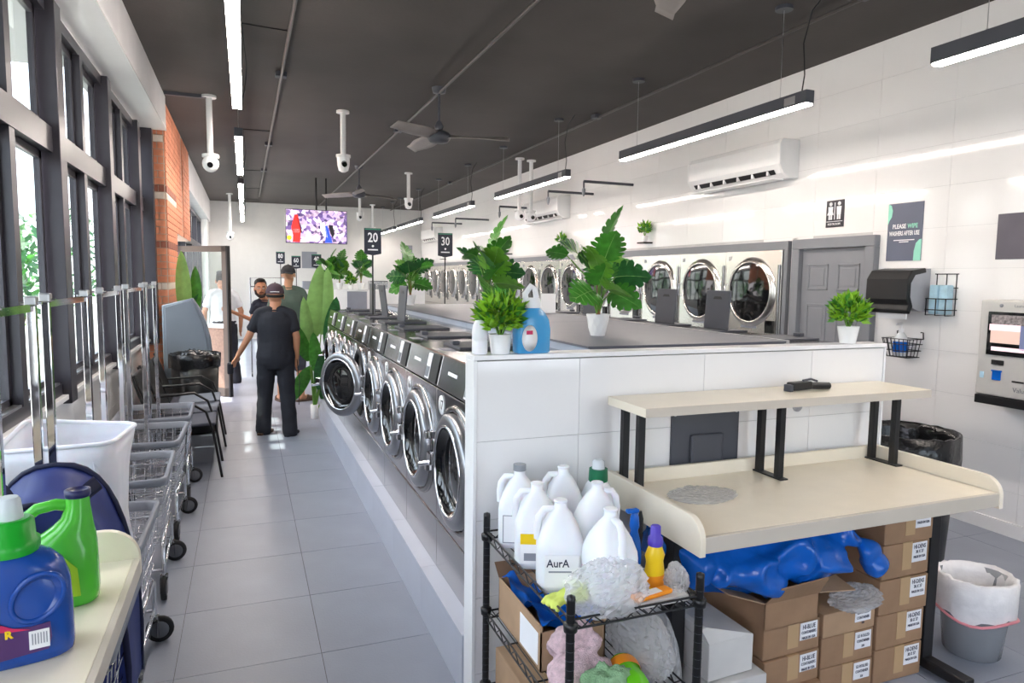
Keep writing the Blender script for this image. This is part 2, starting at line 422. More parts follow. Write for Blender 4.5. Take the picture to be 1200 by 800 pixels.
# ---------------------------------------------------------------- linear LED lights
def led_right(y0, y1, label):
    t = thing('linear_light', label, 'ceiling light', (3.55, (y0+y1)/2, 2.885), group='hanging linear lights over the dryer aisle')
    h = (y1-y0)/2
    MB().box(-.035, .035, -h, h, 0, .085).build('housing', 'charcoal', t, bev=.002)
    MB().box(-.03, .03, -h+.01, h-.01, -.012, .001).build('diffuser', 'led', t)
    MB().box(-.0365, -.035, -h+.1, -h+.2, .012, .066).build('rating_plate', 'aluminium', t)
    for s in (-1, 1):
        y = s*(h-.28)
        c = MB().cyl((0, y, .69), (0, y, .7148), .06, n=16).build('canopy', 'charcoal', t)
        MB().cyl((0, y, .08), (0, y, .69), .002, n=5).build('cable', 'aluminium', c)
        MB().cyl((0, y, .07), (0, y, .10), .006, n=6).build('gripper', 'aluminium', c)
    MB().tube([(0, -h+.08, .07), (.01, -h+.07, .2), (-.02, -h+.06, .4), (.0, -h+.02, .6), (.05, -h-.05, .7)], .005, 6).build('power_cord', 'black_plastic', t)
    return t
led_right(.35, 2.77, 'long dark linear light cut off by the right edge of the photo')
led_right(3.66, 6.12, 'nearest full hanging linear light, in front of the large air conditioner')
led_right(7.35, 9.8, 'hanging linear light in front of the paired white ceiling cameras')
led_right(10.95, 13.4, 'hanging linear light right above the 30 sign')
led_right(14.5, 16.9, 'small far hanging linear light right of the 20 sign')
led_right(17.3, 19.2, 'farthest hanging linear light, just above the 20 sign')
def led_left(y0, y1, label):
    t = thing('linear_light', label, 'ceiling light', (-.03, (y0+y1)/2, 3.07), group='hanging linear lights over the window aisle')
    h = (y1-y0)/2
    MB().box(-.038, .038, -h, h, 0, .08).build('housing', 'aluminium', t, bev=.002)
    MB().box(-.034, .034, -h+.006, h-.006, -.022, .001).build('diffuser', 'led', t)
    for s in (-1, 1):
        MB().box(-.04, .04, s*h-.008, s*h+.008, -.004, .082).build('end_cap', 'charcoal', t)
        MB().cyl((0, s*(h-.2), .08), (0, s*(h-.2), .53), .0025, n=5).build('cable', 'aluminium', t)
    MB().tube([(.04, h, .06), (.06, h+.3, .2), (.08, h+.1, .35), (.05, h-.5, .5), (.38, h-.4, .52)], .006, 6).build('power_cord', 'black_plastic', t)
    return t
led_left(3.0, 6.2, 'long pale linear light above the window aisle, nearest the top edge')
led_left(7.5, 10.2, 'bright linear light above the window aisle, beside the white ceiling camera')
led_left(11.3, 13.9, 'third linear light in the row above the window aisle')
led_left(14.5, 16.6, 'fourth linear light in the row above the window aisle')
led_left(17.1, 18.9, 'farthest linear light in the row above the window aisle')
# ---------------------------------------------------------------- ceiling pipes
def pipe(pts, label, boxes, r=.014):
    t = thing('conduit', label, 'pipe', pts[0])
    p0 = Vector(pts[0]); loc = [Vector(p)-p0 for p in pts]
    MB().tube(loc, r, 8).build('tube', 'pipe', t)
    for b in boxes:
        q = Vector(b)-p0; MB().box(q.x-.05, q.x+.05, q.y-.05, q.y+.05, q.z-.01, q.z+.035).build('junction_box', 'charcoal', t, bev=.005)
pipe([(.36, 2, 3.55), (.355, 17.5, 3.55)], 'dark conduit running along the ceiling beside the window aisle lights', [(.355, 6.95, 3.55), (.355, 10.6, 3.55), (.355, 13.2, 3.55)])
pipe([(1.87, 1.5, 3.55), (1.87, 19, 3.55)], 'dark conduit along the ceiling carrying the fans', [(1.87, 8.9, 3.55)])
pipe([(3.82, 1.2, 3.55), (3.84, 7.2, 3.55), (3.84, 19.3, 3.55)], 'dark conduit along the ceiling above the dryer aisle lights', [(3.82, 3.5, 3.55), (3.83, 7.2, 3.55), (3.84, 13.3, 3.55)])
# ---------------------------------------------------------------- ceiling fans
def fan(x, y, rz, label, drop=.42):
    t = thing('ceiling_fan', label, 'fan', (x, y, ZC-.001), rz, group='three-blade ceiling fans')
    MB().lathe([(.02, -.06), (.065, -.05), (.075, 0)], 16).build('canopy', 'charcoal', t)
    MB().cyl((0, 0, -.06), (0, 0, -drop), .013).build('rod', 'charcoal', t)
    MB().lathe([(.03, -drop-.02), (.05, -drop+.04), (.02, -drop+.09)], 16).lathe([(.02, -drop-.13), (.09, -drop-.12), (.12, -drop-.08), (.11, -drop-.03), (.04, -drop)], 20).build('motor', 'charcoal', t)
    for k in range(3):
        a = 2*PI*k/3; b = MB(); b.T = Matrix.Rotation(a, 4, 'Z') @ Matrix.Translation((0, 0, -drop-.06))
        def fn(u, v):
            x = .1+.62*u; w = .05+.05*math.sin(PI*min(1, u*1.1+.05))
            return (x, (v-.5)*2*w, .05*(v-.5)-.02*u)
        b.grid(fn, 8, 4); b.build('blade', 'blade_grey', t, solid=.008)
M('blade_grey', (150,142,138), .5)
fan(1.87, 6.9, math.radians(100), 'nearer ceiling fan with grey blades, hung over the washers')
fan(1.88, 12.2, math.radians(20), 'far small ceiling fan above the 20 sign')
fan(1.87, 2.75, math.radians(62), 'ceiling fan cut by the top edge, one blade tip showing', .36)
# ---------------------------------------------------------------- CCTV cameras on drop poles
def cctv(x, y, drop, label, kind='dome', grp='white ceiling cameras on drop poles'):
    t = thing('security_camera', label, 'camera', (x, y, ZC-.001), group=grp)
    MB().cyl((0, 0, -.025), (0, 0, 0), .075, n=16).build('flange', 'white_gloss', t)
    MB().cyl((0, 0, -drop), (0, 0, -.02), .032, n=12).build('pole', 'white_gloss', t)
    MB().cyl((0, 0, -drop-.03), (0, 0, -drop), .085, n=16).build('collar', 'white_gloss', t)
    if kind == 'dome':
        b = MB().lathe([(.02, -drop-.2), (.055, -drop-.18), (.07, -drop-.12), (.075, -drop-.03)], 16).build('body', 'white_gloss', t)
    else:
        b = MB().ball((0, -.02, -drop-.1), (.085, .085, .09), 16, 10).build('body', 'white_gloss', t)
    MB().cyl((0, -.07, -drop-.11), (0, -.108, -drop-.125), .035, .03, 12).build('lens', 'glass_black', b)
cctv(-.32, 8.2, .62, 'white ceiling camera with dark lens beside the brick pier', 'ball')
tr = MB().box(-.75, -.34, 8.18, 8.22, ZC-.035, ZC-.001).build('cable_tray', 'charcoal'); tag(tr, 'short dark cable tray on the ceiling beside the brick pier', 'cable tray')
cctv(1.1, 8.3, .5, 'white ceiling camera hanging alone over the middle of the aisle')
cctv(2.84, 12.6, .46, 'white ceiling camera above and left of the 30 sign')
cctv(2.6, 16.8, .38, 'small far white ceiling camera above the 20 sign')
cctv(4.12, 10.3, .8, 'left one of the paired ceiling cameras by the air conditioner', 'ball')
cctv(4.36, 10.4, .8, 'right one of the paired ceiling cameras by the air conditioner', 'ball')
cctv(3.2, 18.5, .6, 'farthest white ceiling camera near the back corner')
cctv(-.3, 17.6, .9, 'small camera on thin pole near the back left corner', 'ball')
# wall arms with nozzles under the right lights
def arm(y, z, label, L=.72):
    t = thing('wall_bracket', label, 'bracket', (XR, y, z), group='dark brackets with hanging plugs on the tiled wall')
    MB().cyl((0, 0, 0), (-L, 0, 0), .018, n=8).build('arm', 'charcoal', t)
    MB().cyl((-L, 0, 0), (-L, 0, -.09), .012, n=8).build('drop', 'charcoal', t)
    MB().lathe([(.006, -.19), (.022, -.15), (.024, -.1), (.012, -.08)], 10, (-L, 0, 0)).build('plug', 'grey_paint', t)
arm(7.9, 2.93, 'dark wall bracket below the nearest full hanging light')
arm(11.0, 2.9, 'dark wall bracket left of the paired ceiling cameras')
arm(9.0, 2.93, 'dark wall bracket right of the paired ceiling cameras')
arm(13.6, 2.9, 'dark wall bracket behind the light above the 30 sign')
arm(15.5, 2.95, 'far dark wall bracket right of the 20 sign')
# ---------------------------------------------------------------- air conditioners
def ac(y0, y1, label):
    L = y1-y0
    t = thing('air_conditioner', label, 'air conditioner', (XR, (y0+y1)/2, 2.64), group='white split air conditioners on the tiled wall')
    p = [(-.001, 0), (-.10, .0), (-.17, .04), (-.22, .12), (-.225, .30), (-.2, .345), (-.001, .345)]
    MB().prism(p, 'y', -L/2+.03, L/2-.03).build('body', 'white_gloss', t, bev=.008)
    for s in (-1, 1):
        MB().prism([(q[0]*1.01, q[1]) for q in p], 'y', s*(L/2-.03), s*L/2).build('end_panel', 'white_paint', t, bev=.006)
    v = MB().hexa([(-.172, -L/2+.1, .036), (-.20, -L/2+.1, .075), (-.20, L/2-.1, .075), (-.172, L/2-.1, .036)], [(-.176, -L/2+.1, .034), (-.206, -L/2+.1, .073), (-.206, L/2-.1, .073), (-.176, L/2-.1, .034)]).build('outlet', 'frame_black', t)
    for k in range(6):
        y = -L/2+.18+(L-.36)*k/5; MB().box(-.205, -.17, y-.012, y+.012, .03, .078).build('louver', 'white_gloss', v)
    MB().box(-.222, -.10, -L/2+.08, L/2-.08, -.012, -.004).build('flap', 'white_gloss', t, rot=(0, .0, 0))
ac(5.0, 6.4, 'large white air conditioner nearest, above the restroom side')
ac(9.75, 11.2, 'second white air conditioner, left of the nearest one')
ac(17.2, 18.6, 'small far white air conditioner between the 20 and 30 signs')
# ---------------------------------------------------------------- restroom door
d = struct(MB().box(4.70, XR+.006, 4.085, 4.175, 0, 1.985).box(4.70, XR+.006, 4.885, 4.975, 0, 1.985).box(4.70, XR+.006, 4.085, 4.975, 1.985, 2.075).build('door_1', 'grey_door', bev=.006))
MB().box(4.745, 4.79, 4.18, 4.88, .01, 1.98).build('door_leaf', 'grey_door', d)
for (a, b, z0, z1) in ((4.25, 4.48, 1.62, 1.85), (4.58, 4.81, 1.62, 1.85), (4.25, 4.48, .95, 1.5), (4.58, 4.81, .95, 1.5), (4.25, 4.48, .2, .8), (4.58, 4.81, .2, .8)):
    f = MB()
    for q in ((a, b, z0, z0+.02), (a, b, z1-.02, z1), (a, a+.02, z0, z1), (b-.02, b, z0, z1)): f.box(4.738, 4.746, *q)
    f.build('door_moulding', 'grey_door', d, bev=.003); MB().box(4.741, 4.746, a+.04, b-.04, z0+.04, z1-.04).build('door_panel', 'grey_door', d, bev=.003)
MB().ball((4.70, 4.24, 1.0), .03).cyl((4.70, 4.24, 1.0), (4.745, 4.24, 1.0), .014).build('door_knob', 'chrome', d)
MB().cyl((4.72, 4.24, 1.42), (4.745, 4.24, 1.42), .03, n=14).build('deadbolt', 'frame_black', d)
RW = (PI/2, 0, -PI/2)      # text on the right wall, read from the room
s = thing('restroom_sign', 'dark restroom sign with two white figures above the grey door', 'sign', (XR, 4.55, 2.28))
MB().box(-.008, 0, -.095, .095, -.115, .115).build('plate', 'frame_dark', s, bev=.002)
for sx in (-.045, .045):
    f = MB().lathe([(.001, 0), (.017, .001), (.017, .003), (.001, .004)], 12, (-.012, sx, .083), axis='x')
    w = .02 if sx < 0 else .034
    f.prism([(sx-.024, .06), (sx+.024, .06), (sx+.024*.9, .02), (sx+w, -.01), (sx-w, -.01), (sx-.024*.9, .02)], 'x', -.012, -.008)
    for q in (-.011, .011): f.box(-.012, -.008, sx+q-.007, sx+q+.007, -.05, -.008)
    f.build('figure', 'paper', s)
MB().box(-.012, -.008, -.003, .003, -.05, .095).build('divider', 'paper', s); MB().box(-.0125, -.008, -.085, .085, -.068, -.064).build('rule', 'paper', s)
text('RESTROOM', .026, 'paper', s, (-.0135, 0, -.09), RW)
# posters
p = thing('wall_poster', 'dark poster with green corners saying please wipe washers after use', 'poster', (XR, 3.868, 2.085))
M('poster_dark', (100,106,124), .3, var=.05, scale=3); M('mint', (150,220,196), .4, var=.02)
MB().box(-.006, 0, -.15, .15, -.222, .222).build('sheet', 'poster_dark', p)
MB().prism([(-.15, -.222), (-.09, -.222), (-.092, -.15), (-.105, -.09), (-.13, -.065), (-.15, -.06)], 'x', -.008, -.006).build('corner_shape', 'mint', p)
MB().prism([(.15, .222), (.125, .21), (.112, .17), (.118, .12), (.138, .09), (.15, .06)], 'x', -.008, -.006).build('corner_shape', 'mint', p)
text('PLEASE', .047, 'paper', p, (-.009, .045, .042), RW, bold=.0012, sx=.8); text('WIPE', .047, 'mint', p, (-.009, -.07, .042), RW, bold=.0012, sx=.8)
text('WASHERS AFTER USE', .047, 'paper', p, (-.009, 0, -.012), RW, bold=.0012, sx=.58)
text('Keep our machines clean', .018, 'paper', p, (-.009, 0, -.062), RW) if False else None
for k, (a, b) in enumerate(((-.09, .09), (-.04, .04))): MB().box(-.0075, -.006, a, b, -.066-.014*k, -.059-.014*k).build('fine_print', 'paper', p)
q = MB().box(XR-.008, XR, 2.70, 3.163, 1.858, 2.162).build('wall_panel_board', 'purple_grey' if 'purple_grey' in MATS else M('purple_grey', (98,94,104), .5), bev=.002)
tag(q, 'plain dark grey board on the wall above the payment kiosk', 'sign')
# paper towel dispenser
t = thing('towel_dispenser', 'black paper towel dispenser with grey sides by the restroom door', 'dispenser', (XR, 3.80, 1.47))
pr = [(-.001, .0), (-.1, .0), (-.21, .03), (-.24, .10), (-.24, .24), (-.20, .30), (-.1, .33), (-.001, .33)]
MB().prism([(a*.86, b*.97+.01) for a, b in pr], 'y', -.17, .17).build('body', 'slate_light' if 'slate_light' in MATS else M('slate_light', (168,170,176), .4), t)
MB().prism([(-.06, .335), (-.20, .315), (-.245, .25), (-.248, .1), (-.22, .06), (-.235, .02), (-.20, -.01), (-.17, .05), (-.2, .12), (-.2, .22), (-.16, .28), (-.05, .30)], 'y', -.178, .178).build('cover', 'black_plastic', t, bev=.008)
MB().box(-.17, -.155, -.12, .12, -.05, .03).build('paper_towel', 'paper', t)
# mask/glove holder
t = thing('glove_rack', 'black wire wall rack holding pale blue wipes packets', 'rack', (XR, 3.50, 1.46))
g = MB()
for y in (-.075, 0, .075): g.tube([(-.002, y, .30), (-.002, y, .0), (-.1, y, .0), (-.1, y, .12)], .004, 6)
for z in (.30, .2): g.tube([(-.003, -.09, z), (-.003, .09, z)], .004, 6)
for z in (.04, .12): g.tube([(-.003, -.09, z), (-.1, -.08, z), (-.1, .08, z), (-.003, .09, z)], .004, 6)
g.build('wire_frame', 'frame_black', t)
M('pale_blue', (176,212,228), .5, var=.1, scale=20)
for k, yy in enumerate((-.037, .037)):
    o = MB().box(XR-.085, XR-.015, 3.50+yy-.033, 3.50+yy+.033, 1.467, 1.68).build('wipes_packet', 'pale_blue', bev=.01)
    tag(o, ('right' if k == 0 else 'left')+' pale blue packet in the black wall rack', 'packet', 'pale blue packets in the wall rack')
# wire basket with sanitizer
t = thing('wire_basket', 'small black wire basket hanging on the wall behind the half wall', 'basket', (XR, 3.76, 1.13))
g = MB()
for z in (0, .05, .10, .14):
    a = .085+.2*z; g.tube([(-.004, -a, z), (-.14-z*.2, -a, z), (-.14-z*.2, a, z), (-.004, a, z), (-.004, -a, z)], .0035, 5)
for k in range(7):
    y = -.084+.028*k; g.tube([(-.004, y, 0), (-.14, y, 0), (-.168, y*1.3, .14)], .003, 5)
for k in range(4):
    x = -.03-.035*k
    for s in (-1, 1): g.tube([(x, s*.085, 0), (x*1.1, s*.113, .14)], .003, 5)
g.build('wire_frame', 'frame_black', t)
MB().tube([(-.004, -.11, .14), (-.01, -.11, .19), (-.01, -.09, .19)], .005, 6).tube([(-.004, .11, .14), (-.01, .11, .19), (-.01, .09, .19)], .005, 6).build('hook', 'frame_black', t)
M('clear_plastic', (225,230,235), .12, var=0, alpha=.75)
t = thing('sanitizer_bottle', 'clear pump bottle with blue label inside the small wire basket', 'bottle', (XR-.085, 3.775, 1.136))
MB().lathe([(.045, 0), (.05, .01), (.05, .13), (.03, .165), (.018, .18)], 16).build('body', 'clear_plastic', t)
MB().lathe([(.0515, .03), (.0515, .11)], 16, cap=False).build('label_band', 'blue_poly', t)
MB().cyl((0,0,.18), (0,0,.21), .018, n=10).cyl((0,0,.21), (0,0,.245), .006, n=8).tube([(0,0,.245), (-.05,0,.245), (-.055,0,.235)], .007, 8).build('pump', 'paper', t)
# payment kiosk
t = thing('payment_kiosk', 'light grey wall payment kiosk with touch screen on the right edge', 'kiosk', (4.5, 2.80, .97))
M('kiosk_grey', (200,198,194), .35, metal=.2, var=.02)
MB().box(0, .255, -.29, .262, 0, .62).build('body', 'kiosk_grey', t, bev=.01)
sc = MB().box(-.008, 0, -.25, .205, .265, .545).build('bezel', 'glass_black', t, bev=.006)
M('scr_pink', (238,206,216), .3, emit=.35, var=0); M('scr_tan', (200,170,158), .3, emit=.35, var=0); M('scr_blue', (98,104,134), .3, emit=.35, var=0); M('scr_photo', (120,112,112), .3, emit=.3, var=.6, scale=60)
for n, m, q in (('screen_photo', 'scr_photo', (-.23, .18, .465, .525)), ('screen_tile', 'scr_pink', (.0, .19, .425, .465)), ('screen_tile', 'scr_tan', (.0, .18, .345, .425)), ('screen_tile', 'scr_blue', (-.23, -.002, .31, .463)), ('screen_tile', 'scr_pink', (-.1, .17, .295, .32))):
    MB().box(-.0105, -.008, q[0], q[1], q[2], q[3]).build(n, m, sc)
MB().box(-.006, 0, .09, .165, .205, .235).build('note_slot', 'frame_black', t); MB().box(-.008, 0, .1, .155, .105, .17).box(-.012, 0, .095, .16, .16, .17).build('card_reader', 'blue_poly', t, bev=.003)
MB().box(-.004, 0, .21, .235, .11, .15).build('sticker', 'pale_blue', t); MB().box(-.005, 0, -.04, .03, .105, .115).build('card_slot', 'frame_black', t)
text('Value Add', .04, 'grey_paint', t, (-.0015, -.06, .055), RW); text('LaundroWorks', .026, 'grey_paint', t, (-.0015, -.03, .585), RW)
MB().lathe([(.001, 0), (.012, 0), (.012, .002)], 14, (-.002, .13, .585), axis='x').build('emblem', 'grey_paint', t)
MB().box(.0, .255, -.29, .262, -.06, -.004).build('shelf_bracket', 'frame_black', t, bev=.004)
# ---------------------------------------------------------------- dryers
M('steel_bright', (232,228,222), .25, metal=1, var=.04, scale=5)
gs = struct(MB().box(4.715, XR+.006, 5.04, 5.088, 0, 1.992).box(4.715, XR+.006, 5.04, YB-.002, 1.992, 2.07).build('trim_dryers', 'grey_paint', bev=.003))
MB().box(XR-.0, XR+.006, 4.977, 5.039, 0, 2.1).build('wall_panel', 'wall_tile', wr)
M('drum', (120,118,116), .3, metal=.9)
M('lime', (170,214,40), .6, var=.1)
def dryer():
    t = thing('tumble_dryer', '', 'dryer', (4.70, 5.495, 0), group='row of stacked tumble dryers set in the tiled wall')
    MB().box(.0, .055, -.402, .402, 1.03, 1.99).box(0, .055, -.402, .402, .06, 1.02).build('front_panel', 'steel_bright', t, bev=.004)
    MB().box(.01, .055, -.402, .402, 0, .06).build('kick_plate', 'charcoal', t)
    for zc in (1.585, .62):
        dr = MB().ring((-.026, 0, zc), .298, .011, 'x', 40, 8).lathe([(.345, 0), (.338, -.012), (.305, -.022), (.298, -.03)], 40, (0, 0, zc), False, axis='x').build('door', 'steel_bright', t)
        MB().lathe([(.292, -.024), (.2, -.036), (.02, -.042)], 32, (0, 0, zc), False, axis='x').build('door_glass', 'glass_black', dr)
        MB().tube([(-.03, .315, zc-.07), (-.06, .33, zc-.06), (-.06, .33, zc+.06), (-.03, .315, zc+.07)], .008, 8).build('handle', 'chrome', dr)
        MB().box(-.02, 0, -.33, -.23, zc-.33-.06, zc-.33+.06).build('display', 'glass_black', t, bev=.004)
        MB().box(-.002, 0, -.1, .13, zc-.36, zc-.335).build('name_plate', 'slate', t)
    MB().cyl((-.012, -.385, 1.15), (-.012, -.385, 1.85), .013, n=8).build('hinge_bar', 'steel_dark', t)
    return t
d0 = dryer()
for k in range(17):
    o = d0 if k == 0 else dup(d0, (4.70, 5.495+.81*k, 0))
    o['label'] = ('nearest stacked steel dryer, beside the grey restroom door' if k == 0 else
                  '%s steel dryer counted from the restroom door' % ORD[k])
    n = 37-k
    text(str(n), .06, 'slate', o, (-.003, .33, 1.92), RW, name='number')
# small plants on ledges over the dryers
def tuft(name, label, loc, pot, foliage_r, leaves, mats, h0, seed, cat='plant', leaf=.03, group=None, ledge=None, sq=1.0):
    random.seed(seed)
    t = thing(name, label, cat, loc, group=group)
    if pot:
        r0, r1, hp = pot
        MB().lathe([(r0, 0), (r0*1.02, .004), (r1, hp), (r1*.93, hp), (r1*.9, hp-.015), (.002, hp-.018)], 4 if pot[2] < .1 and False else 20).build('pot', 'pot_white', t)
    b = MB()
    for i in range(leaves):
        a = random.uniform(0, 2*PI); el = math.asin(random.uniform(-.6, 1)); rr = foliage_r*random.uniform(.55, 1.05)
        c = Vector((rr*math.cos(a)*math.cos(el), rr*math.sin(a)*math.cos(el), h0+foliage_r*.85+sq*rr*math.sin(el)))
        d = Vector((math.cos(a)*math.cos(el), math.sin(a)*math.cos(el), math.sin(el)+.5)).normalized()
        d = (d+Vector((random.uniform(-.6,.6), random.uniform(-.6,.6), random.uniform(-.4,.4)))).normalized()
        s = d.orthogonal().normalized(); s = Matrix.Rotation(random.uniform(0, 6.28), 3, d) @ s; n = d.cross(s)
        L = leaf*random.uniform(.8, 1.5); w = L*.3
        b.m = random.randrange(len(mats))
        b._add([c-d*L*.5, c+s*w+n*w*.3, c+d*L*.9, c-s*w+n*w*.3, c+n*w*-.1], [(0, 1, 4), (1, 2, 4), (2, 3, 4), (3, 0, 4)], True)
    f = b.build('foliage', mats, t); f['kind'] = 'stuff'
    st = MB()
    for i in range(6):
        a = 2*PI*i/6; st.tube([(0, 0, h0-.02), (foliage_r*.5*math.cos(a), foliage_r*.5*math.sin(a), h0+foliage_r)], .004, 5)
    st.build('stems', 'stem_green', t)
    return t
for k, (y, lb) in enumerate(((7.47, 'nearest'), (9.9, 'second'), (12.3, 'third'), (16.9, 'farthest'))):
    z = 2.165
    lg = MB().box(XR-.13, XR, y-.08, y+.08, z-.018, z).build('wall_ledge', 'frame_black', bev=.002); tag(lg, lb+' tiny dark wall ledge above the dryers, carrying a small plant', 'shelf', 'plant ledges over the dryers')
    tuft('small_plant', lb+' small potted plant on a ledge above the dryers', (XR-.07, y, z+.001), (.032, .045, .075), .085, 90, ['leaf_green', 'leaf_bright'], .09, 20+k, leaf=.045, group='small plants over the dryers')
# ---------------------------------------------------------------- washers
M('badge', (245,245,246), .4, var=0)
M('door_satin', (150,151,156), .28, metal=.85, var=.04)
M('cover_grey', (98,101,112), .4, var=.04)
def washer():
    """local: front faces -x, body depth .69, width .676, platform at z=0"""
    t = thing('washing_machine', '', 'washer', (.86, 2.86, .25))
    MB().box(.0, .69, -.338, .338, 0, .245).build('base_panel', 'steel', t, bev=.004)
    MB().box(.0, .69, -.338, .338, .25, .905).build('body', 'steel', t, bev=.005)
    MB().hexa([(.0, -.338, .91), (.69, -.338, .91), (.69, .338, .91), (.0, .338, .91)], [(.035, -.338, 1.065), (.69, -.338, 1.065), (.69, .338, 1.065), (.035, .338, 1.065)]).build('control_panel', 'steel_dark', t, bev=.004)
    def slope(y0, y1, z0, z1, e=.004, e2=None):
        x = lambda z: (z-.91)/.155*.035
        e2 = e if e2 is None else e2
        return MB().hexa([(x(z0)-e, y0, z0), (x(z0), y0, z0), (x(z0), y1, z0), (x(z0)-e, y1, z0)], [(x(z1)-e2, y0, z1), (x(z1), y0, z1), (x(z1), y1, z1), (x(z1)-e2, y1, z1)])
    slope(-.315, -.18, .92, 1.055, .006).build('display_panel', 'black_plastic', t)
    slope(-.178, -.105, .925, 1.05, .008).build('keypad', 'paper', t)
    slope(-.17, -.115, .935, .985, .011).build('lcd', 'grey_paint', t)
    slope(.06, .2, .985, 1.0, .002).build('name_plate', 'paper', t)
    MB().box(.08, .14, -.18, -.06, 1.0655, 1.067).build('top_label', 'slate', t)
    # door
    zc = .58
    dr = MB().lathe([(.258, -.008), (.256, -.034), (.243, -.044), (.215, -.05), (.2, -.044)], 40, (0, 0, zc), False, axis='x').build('door', 'door_satin', t)
    MB().ring((-.046, 0, zc), .202, .008, 'x', 36, 6).build('door_bezel', 'chrome', dr)
    MB().lathe([(.2, -.044), (.188, -.022), (.165, .0), (.11, -.02), (.002, -.03)], 36, (0, 0, zc), False, axis='x').build('door_glass', 'glass_black', dr)
    MB().lathe([(.292, 0), (.288, -.012), (.268, -.014), (.262, -.004)], 40, (0, 0, zc), False, axis='x').build('collar', 'steel_dark', t)
    MB().box(-.065, -.03, .225, .285, zc-.03, zc+.03).cyl((-.06, .25, zc-.02), (-.1, .285, zc-.03), .012).build('door_handle', 'chrome', dr, bev=.005)
    for q in (-.08, .08): MB().box(-.045, 0, -.30, -.262, zc+q-.02, zc+q+.02).build('hinge', 'chrome', dr, bev=.004)
    MB().lathe([(.001, 0), (.046, -.001), (.046, -.003), (.001, -.003)], 24, (-.001, .245, .835), axis='x').build('number_badge', 'badge', t)
    MB().box(-.002, 0, .29, .318, .42, .56).build('warning_strip', 'paper', t)
    return t
def lid(t, x, is_open, lean=0.0):
    """soap-box lid on top of the machine"""
    MB().box(x-.17, x+.17, -.16, .16, 1.0655, 1.078).build('soap_lid' if not is_open else 'soap_tray', 'charcoal', t, bev=.003)
    if is_open:
        b = MB().box(-.012, .0, -.14, .14, 0, .29).build('soap_lid', 'charcoal', t, bev=.004, loc=(x, 0, 1.079), rot=(0, lean, 0))
        MB().prism([(-.05, .225), (.05, .225), (.035, .245), (-.035, .245)], 'x', -.014, .002).build('grip_slot', 'frame_black', b)
    else:
        MB().box(x-.17, x-.13, -.03, .03, 1.078, 1.10).build('lid_latch', 'charcoal', t, bev=.004)
w0 = washer()
w0['group'] = 'front row of washers'
NUM = ['17', '16', '15', '14', '13', '12', '11', '10']
ws = [w0]+[dup(w0, (.86, 2.86+.68*k, .25)) for k in range(1, 8)]
for k, o in enumerate(ws):
    o['label'] = ('steel front-load washer numbered 17, right behind the half wall' if k == 0 else
                  'steel front-load washer numbered %s with its round door swung open' % NUM[k] if k == 4 else
                  'steel front-load washer numbered %s, %s in the row from the half wall' % (NUM[k], ORD[k]))
    lid(o, .34, k in (4, 5, 6), (.08, -.12, .0)[k-4] if k in (4, 5, 6) else 0)
    text(NUM[k], .062, 'ink_black', o, (-.0045, .245, .835), (PI/2, 0, -PI/2), name='number', bold=.001)
    if k == 4:
        for ch in list(o.children):
            if ch.name.split('.')[0] == 'door':
                piv = Vector((0, -.285, .58)); m = Matrix.Translation(piv) @ Matrix.Rotation(math.radians(30), 4, 'Z') @ Matrix.Translation(-piv)
                ch.matrix_local = m
        MB().ring((-.005, 0, .58), .25, .02, 'x', 32, 8).build('door_seal', 'rubber', o); MB().lathe([(.24, -.002), (.2, .0), (.002, .01)], 32, (0, 0, .58), False, axis='x').build('drum_opening', 'glass_black', o)
# back row faces the dryers
for k in range(1, 8):
    o = dup(w0, (3.488, 2.86+.68*k, .25), PI, 'rear-row washer facing the dryers, %s from the half wall' % ORD[k-1], 'rear row of washers facing the dryers', skip=('soap_lid', 'soap_tray', 'lid_latch', 'number'))
    lid(o, .2, k in (2, 3, 5), (-.06, -.08, -.05)[(2, 3, 5).index(k)] if k in (2, 3, 5) else 0)
# grey service cover between the rows
c = thing('service_counter', 'long slate grey cover between the two rows of washers', 'counter', (2.155, 0, 0))
MB().box(-.60, .60, 2.94, 8.1, .25, 1.30).build('core', 'grey_paint', c)
for k in range(8):
    MB().box(-.603, -.60, 2.945+.66*k, 3.6+.66*k, 1.19, 1.352).build('side_panel', 'slate_blue' if 'slate_blue' in MATS else M('slate_blue', (160,172,190), .3), c)
for k in range(3): MB().box(-.61, .612, 2.935+1.775*k, 4.705+1.775*k, 1.352, 1.364).build('top_panel', 'cover_grey', c, bev=.002)
MB().box(-.60, .60, 2.937, 2.94, 1.19, 1.352).build('end_panel', 'cover_grey', c)
MB().box(.612, .635, 2.935, 8.25, 1.30, 1.368).build('edge_strip', 'aluminium', c)
# ---------------------------------------------------------------- folding table against the half wall
def side_poly(y0, y1, z0, z1, r, n=8):
    """side panel outline in (y, z): front (y0) top corner rounded"""
    p = [(y1, z0), (y1, z1)]
    for i in range(n+1):
        a = PI/2+PI/2*i/n; p.append((y0+r+r*math.cos(a), z1-r+r*math.sin(a)))
    p.append((y0, z0)); return p
t = thing('folding_table', 'cream laminate folding table with raised shelf against the white half wall', 'table', (0, 0, 0))
ZT = .858
MB().box(1.375, 2.79, 1.785, 2.362, ZT-.04, ZT).build('worktop', 'laminate', t, bev=.002)
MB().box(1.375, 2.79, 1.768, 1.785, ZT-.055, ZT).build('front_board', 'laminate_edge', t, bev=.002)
MB().box(1.375, 2.79, 2.362, 2.38, ZT-.04, ZT+.055).build('back_board', 'laminate', t, bev=.002)
for x in (1.352, 2.79):
    MB().prism(side_poly(1.765, 2.38, ZT-.065, ZT+.06, .075), 'x', x, x+.023).build('side_panel', 'laminate', t, bev=.003)
MB().box(1.36, 2.84, 2.125, 2.405, 1.183, 1.218).build('raised_shelf', 'laminate', t, bev=.002)
